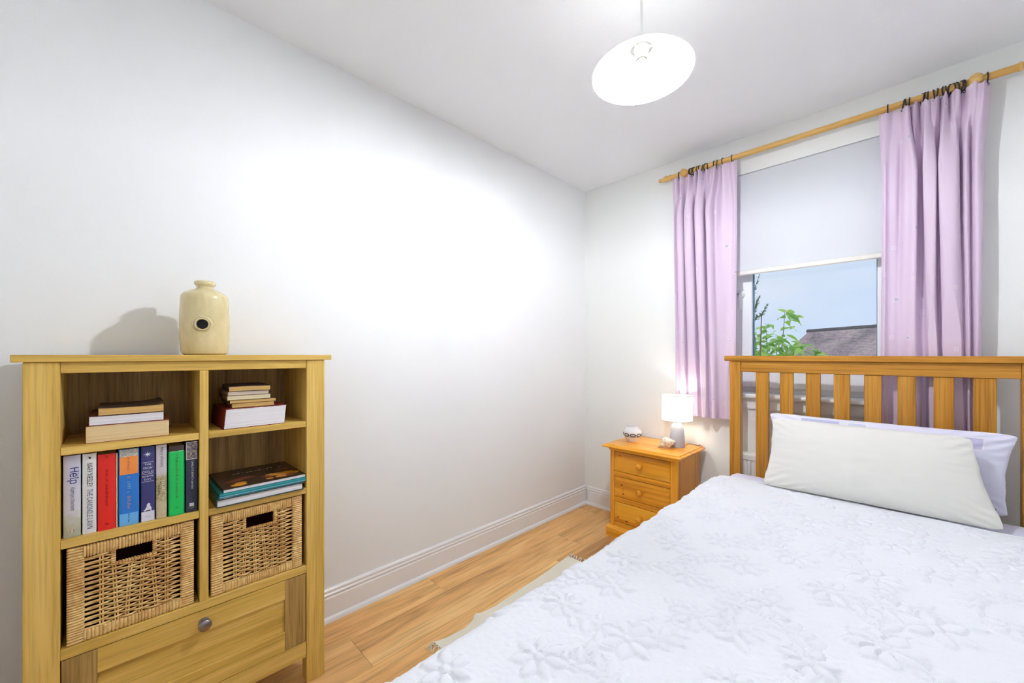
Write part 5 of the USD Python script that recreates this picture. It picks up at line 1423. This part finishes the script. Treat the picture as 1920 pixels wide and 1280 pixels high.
wv = [ridge_pt(a, o, z) for a in (0.15, LEN - 0.15) for o, z in ((-eo, zb), (eo, zb), (eo, ez + 0.12), (0, ZR - 0.12), (-eo, ez + 0.12))]
wf = [(0, 1, 2), (0, 2, 4), (2, 3, 4), (5, 7, 6), (5, 9, 7), (7, 9, 8), (0, 5, 6), (0, 6, 1), (1, 6, 7), (1, 7, 2), (4, 9, 5), (4, 5, 0), (2, 7, 8), (2, 8, 3), (3, 8, 9), (3, 9, 4)]
part(hs, 'walls', (np.array(wv), np.array(wf)), plain('render_wall', (206, 196, 180), 0.9))
# second roof showing far off to the left of the verge
leaf_mats = []
for nm, ca, cb in (('leaf_a', (150, 196, 74), (200, 232, 100)), ('leaf_b', (104, 164, 66), (170, 214, 90)), ('leaf_c', (186, 220, 100), (224, 242, 130))):
    leaf_mats.append(M(nm, {'p': ('principled_bsdf', {'base_color': lin(ca), 'roughness': 0.45}), 't': ('translucent_bsdf', {'color': lin(cb)}), 'm': ('mix_closure', {'fac': 0.5})}, [('p.BSDF', 'm.closure1'), ('t.BSDF', 'm.closure2')], 'm.closure'))
bark = plain('bark', (132, 112, 82), 0.9)


def px3(px, py, dep):
    """A point of the garden from its bearing and distance."""
    q = at((px - 960.0) / 745.0 * dep, dep)
    return np.array([q[0], q[1], EYE[2] - (py - 665.0) / 745.0 * dep])


def leaf(p, d, up, ln, wd, droop=0.25, fold=0.25):
    d = d / np.linalg.norm(d)
    sd = np.cross(d, up); sd /= np.linalg.norm(sd) + 1e-9
    nn = np.cross(sd, d)
    n = 6
    V = []
    for i in range(n):
        t = i / (n - 1)
        w = wd * math.sin(PI * min(1, t * 0.94 + 0.03)) ** 0.8 * (1 - 0.35 * t)
        c0_ = p + d * ln * t - np.array([0, 0, 1]) * droop * ln * t * t
        V += [c0_ - sd * w + nn * w * fold, c0_, c0_ + sd * w + nn * w * fold]
    F = []
    for i in range(n - 1):
        for k in range(2):
            a = i * 3 + k
            F += [(a, a + 1, a + 4), (a, a + 4, a + 3)]
    return np.array(V), np.array(F)


gt = np.random.default_rng(21)
tb = px3(1440, 700, 4.0)
tr = thing('tree', 'bright green leafy tree top outside the lower left of the window', 'tree', (tb[0], tb[1], -2.75))
base = np.array([tb[0], tb[1], -2.75])
fork = px3(1440, 860, 4.0)
part(tr, 'trunk', tube([base, (base + fork) / 2 + np.array([0.05, 0.02, 0]), fork], [0.075, 0.062, 0.05], 12), bark, smooth=50)
tips = [(1472, 580, 3.9, 'tall'), (1415, 622, 4.1, 'm'), (1436, 606, 4.2, 'm'), (1490, 648, 3.8, 'm'), (1533, 656, 3.6, 's'), (1507, 648, 3.7, 's'), (1455, 632, 4.0, 'm'), (1428, 648, 3.8, 'm'), (1470, 655, 3.9, 'm'), (1408, 650, 4.2, 'm'), (1445, 660, 4.1, 'm'), (1515, 668, 3.9, 's'), (1460, 680, 4.1, 'm'), (1420, 676, 4.1, 'm'), (1490, 684, 4.2, 'm'), (1398, 640, 4.2, 'm')]
leaves = []
for (tx, ty, dd, kd) in tips:
    tip = px3(tx, ty, dd)
    mid = (fork * 0.45 + tip * 0.55) + np.array([gt.uniform(-0.05, 0.05), gt.uniform(-0.05, 0.05), 0.06])
    bz = [(1 - s) ** 2 * fork + 2 * s * (1 - s) * mid + s * s * tip for s in np.linspace(0, 1, 12)]
    part(tr, 'branch', tube(bz, np.linspace(0.012, 0.0018, 12), 7), bark, smooth=50)
    cnt = {'tall': 58, 'm': 34, 's': 14}[kd]
    s_lo = {'tall': 0.50, 'm': 0.60, 's': 0.84}[kd]
    for q in range(cnt):
        s = gt.uniform(s_lo, 1.0)
        p = (1 - s) ** 2 * fork + 2 * s * (1 - s) * mid + s * s * tip
        p = p + gt.normal(size=3) * np.array([0.035, 0.035, 0.02]) * (kd != 's')
        ax = 2 * (1 - s) * (mid - fork) + 2 * s * (tip - mid)
        ax /= np.linalg.norm(ax)
        d = gt.normal(size=3) * np.array([1, 1, 0.5]) + ax * 0.6
        if kd == 'tall' and s > 0.82:
            d = d + np.array([RT_[0], RT_[1], 0]) * 1.3
        d /= np.linalg.norm(d)
        ln = gt.uniform(0.075, 0.135)
        leaves.append((p[2], leaf(p, d, np.array([gt.uniform(-0.7, 0.7), gt.uniform(-0.7, 0.7), 1.0]), ln, ln * 0.26, gt.uniform(0.25, 0.8)), int(gt.integers(0, 3))))
leaves.sort(key=lambda a: -a[0])
for _, lf, mi in leaves[:296]:
    part(tr, 'leaf', lf, leaf_mats[mi], smooth=True)
for mi in range(3):
    part(tr, 'lower_leaves', cat(*[lf for _, lf, m_ in leaves[296:] if m_ == mi]), leaf_mats[mi], smooth=True, kind='stuff')

sb = px3(1412, 760, 3.4)
sr = thing('shrub', 'slender shrub with upright dark leafy spikes at the window edge', 'shrub', (sb[0], sb[1], -2.75))
grn = M('spike_leaf', {'p': ('principled_bsdf', {'base_color': lin((92, 116, 84)), 'roughness': 0.6}), 't': ('translucent_bsdf', {'color': lin((120, 150, 96))}), 'm': ('mix_closure', {'fac': 0.3})}, [('p.BSDF', 'm.closure1'), ('t.BSDF', 'm.closure2')], 'm.closure')
root = np.array([sb[0], sb[1], -2.75])
for (ax_, ay_, bx_, by_, dens, lw) in ((1409, 560, 1424, 514, 46, 0.030), (1409, 592, 1424, 556, 110, 0.038), (1428, 592, 1439, 570, 40, 0.034), (1410, 525, 1413, 510, 14, 0.026), (1406, 604, 1432, 588, 60, 0.046)):
    a, b_ = px3(ax_, ay_, 3.4), px3(bx_, by_, 3.4)
    low = px3(ax_ - 6, 760, 3.4)
    part(sr, 'stem', tube([root, low, a, b_], [0.02, 0.008, 0.004, 0.0012], 6), bark, smooth=50)
    ls = []
    for q in range(dens):
        s = gt.uniform(0, 1)
        p = a * (1 - s) + b_ * s
        d = gt.normal(size=3) * np.array([0.8, 0.8, 0.3]) + (b_ - a) / np.linalg.norm(b_ - a) * 0.9
        ln = lw * gt.uniform(0.7, 1.2) * (1.1 - 0.6 * s)
        ls.append(leaf(p, d, np.array([0.1, 0.2, 1.0]), ln, ln * 0.24, 0.1))
    part(sr, 'leaves', cat(*ls), grn, smooth=True, kind='stuff')
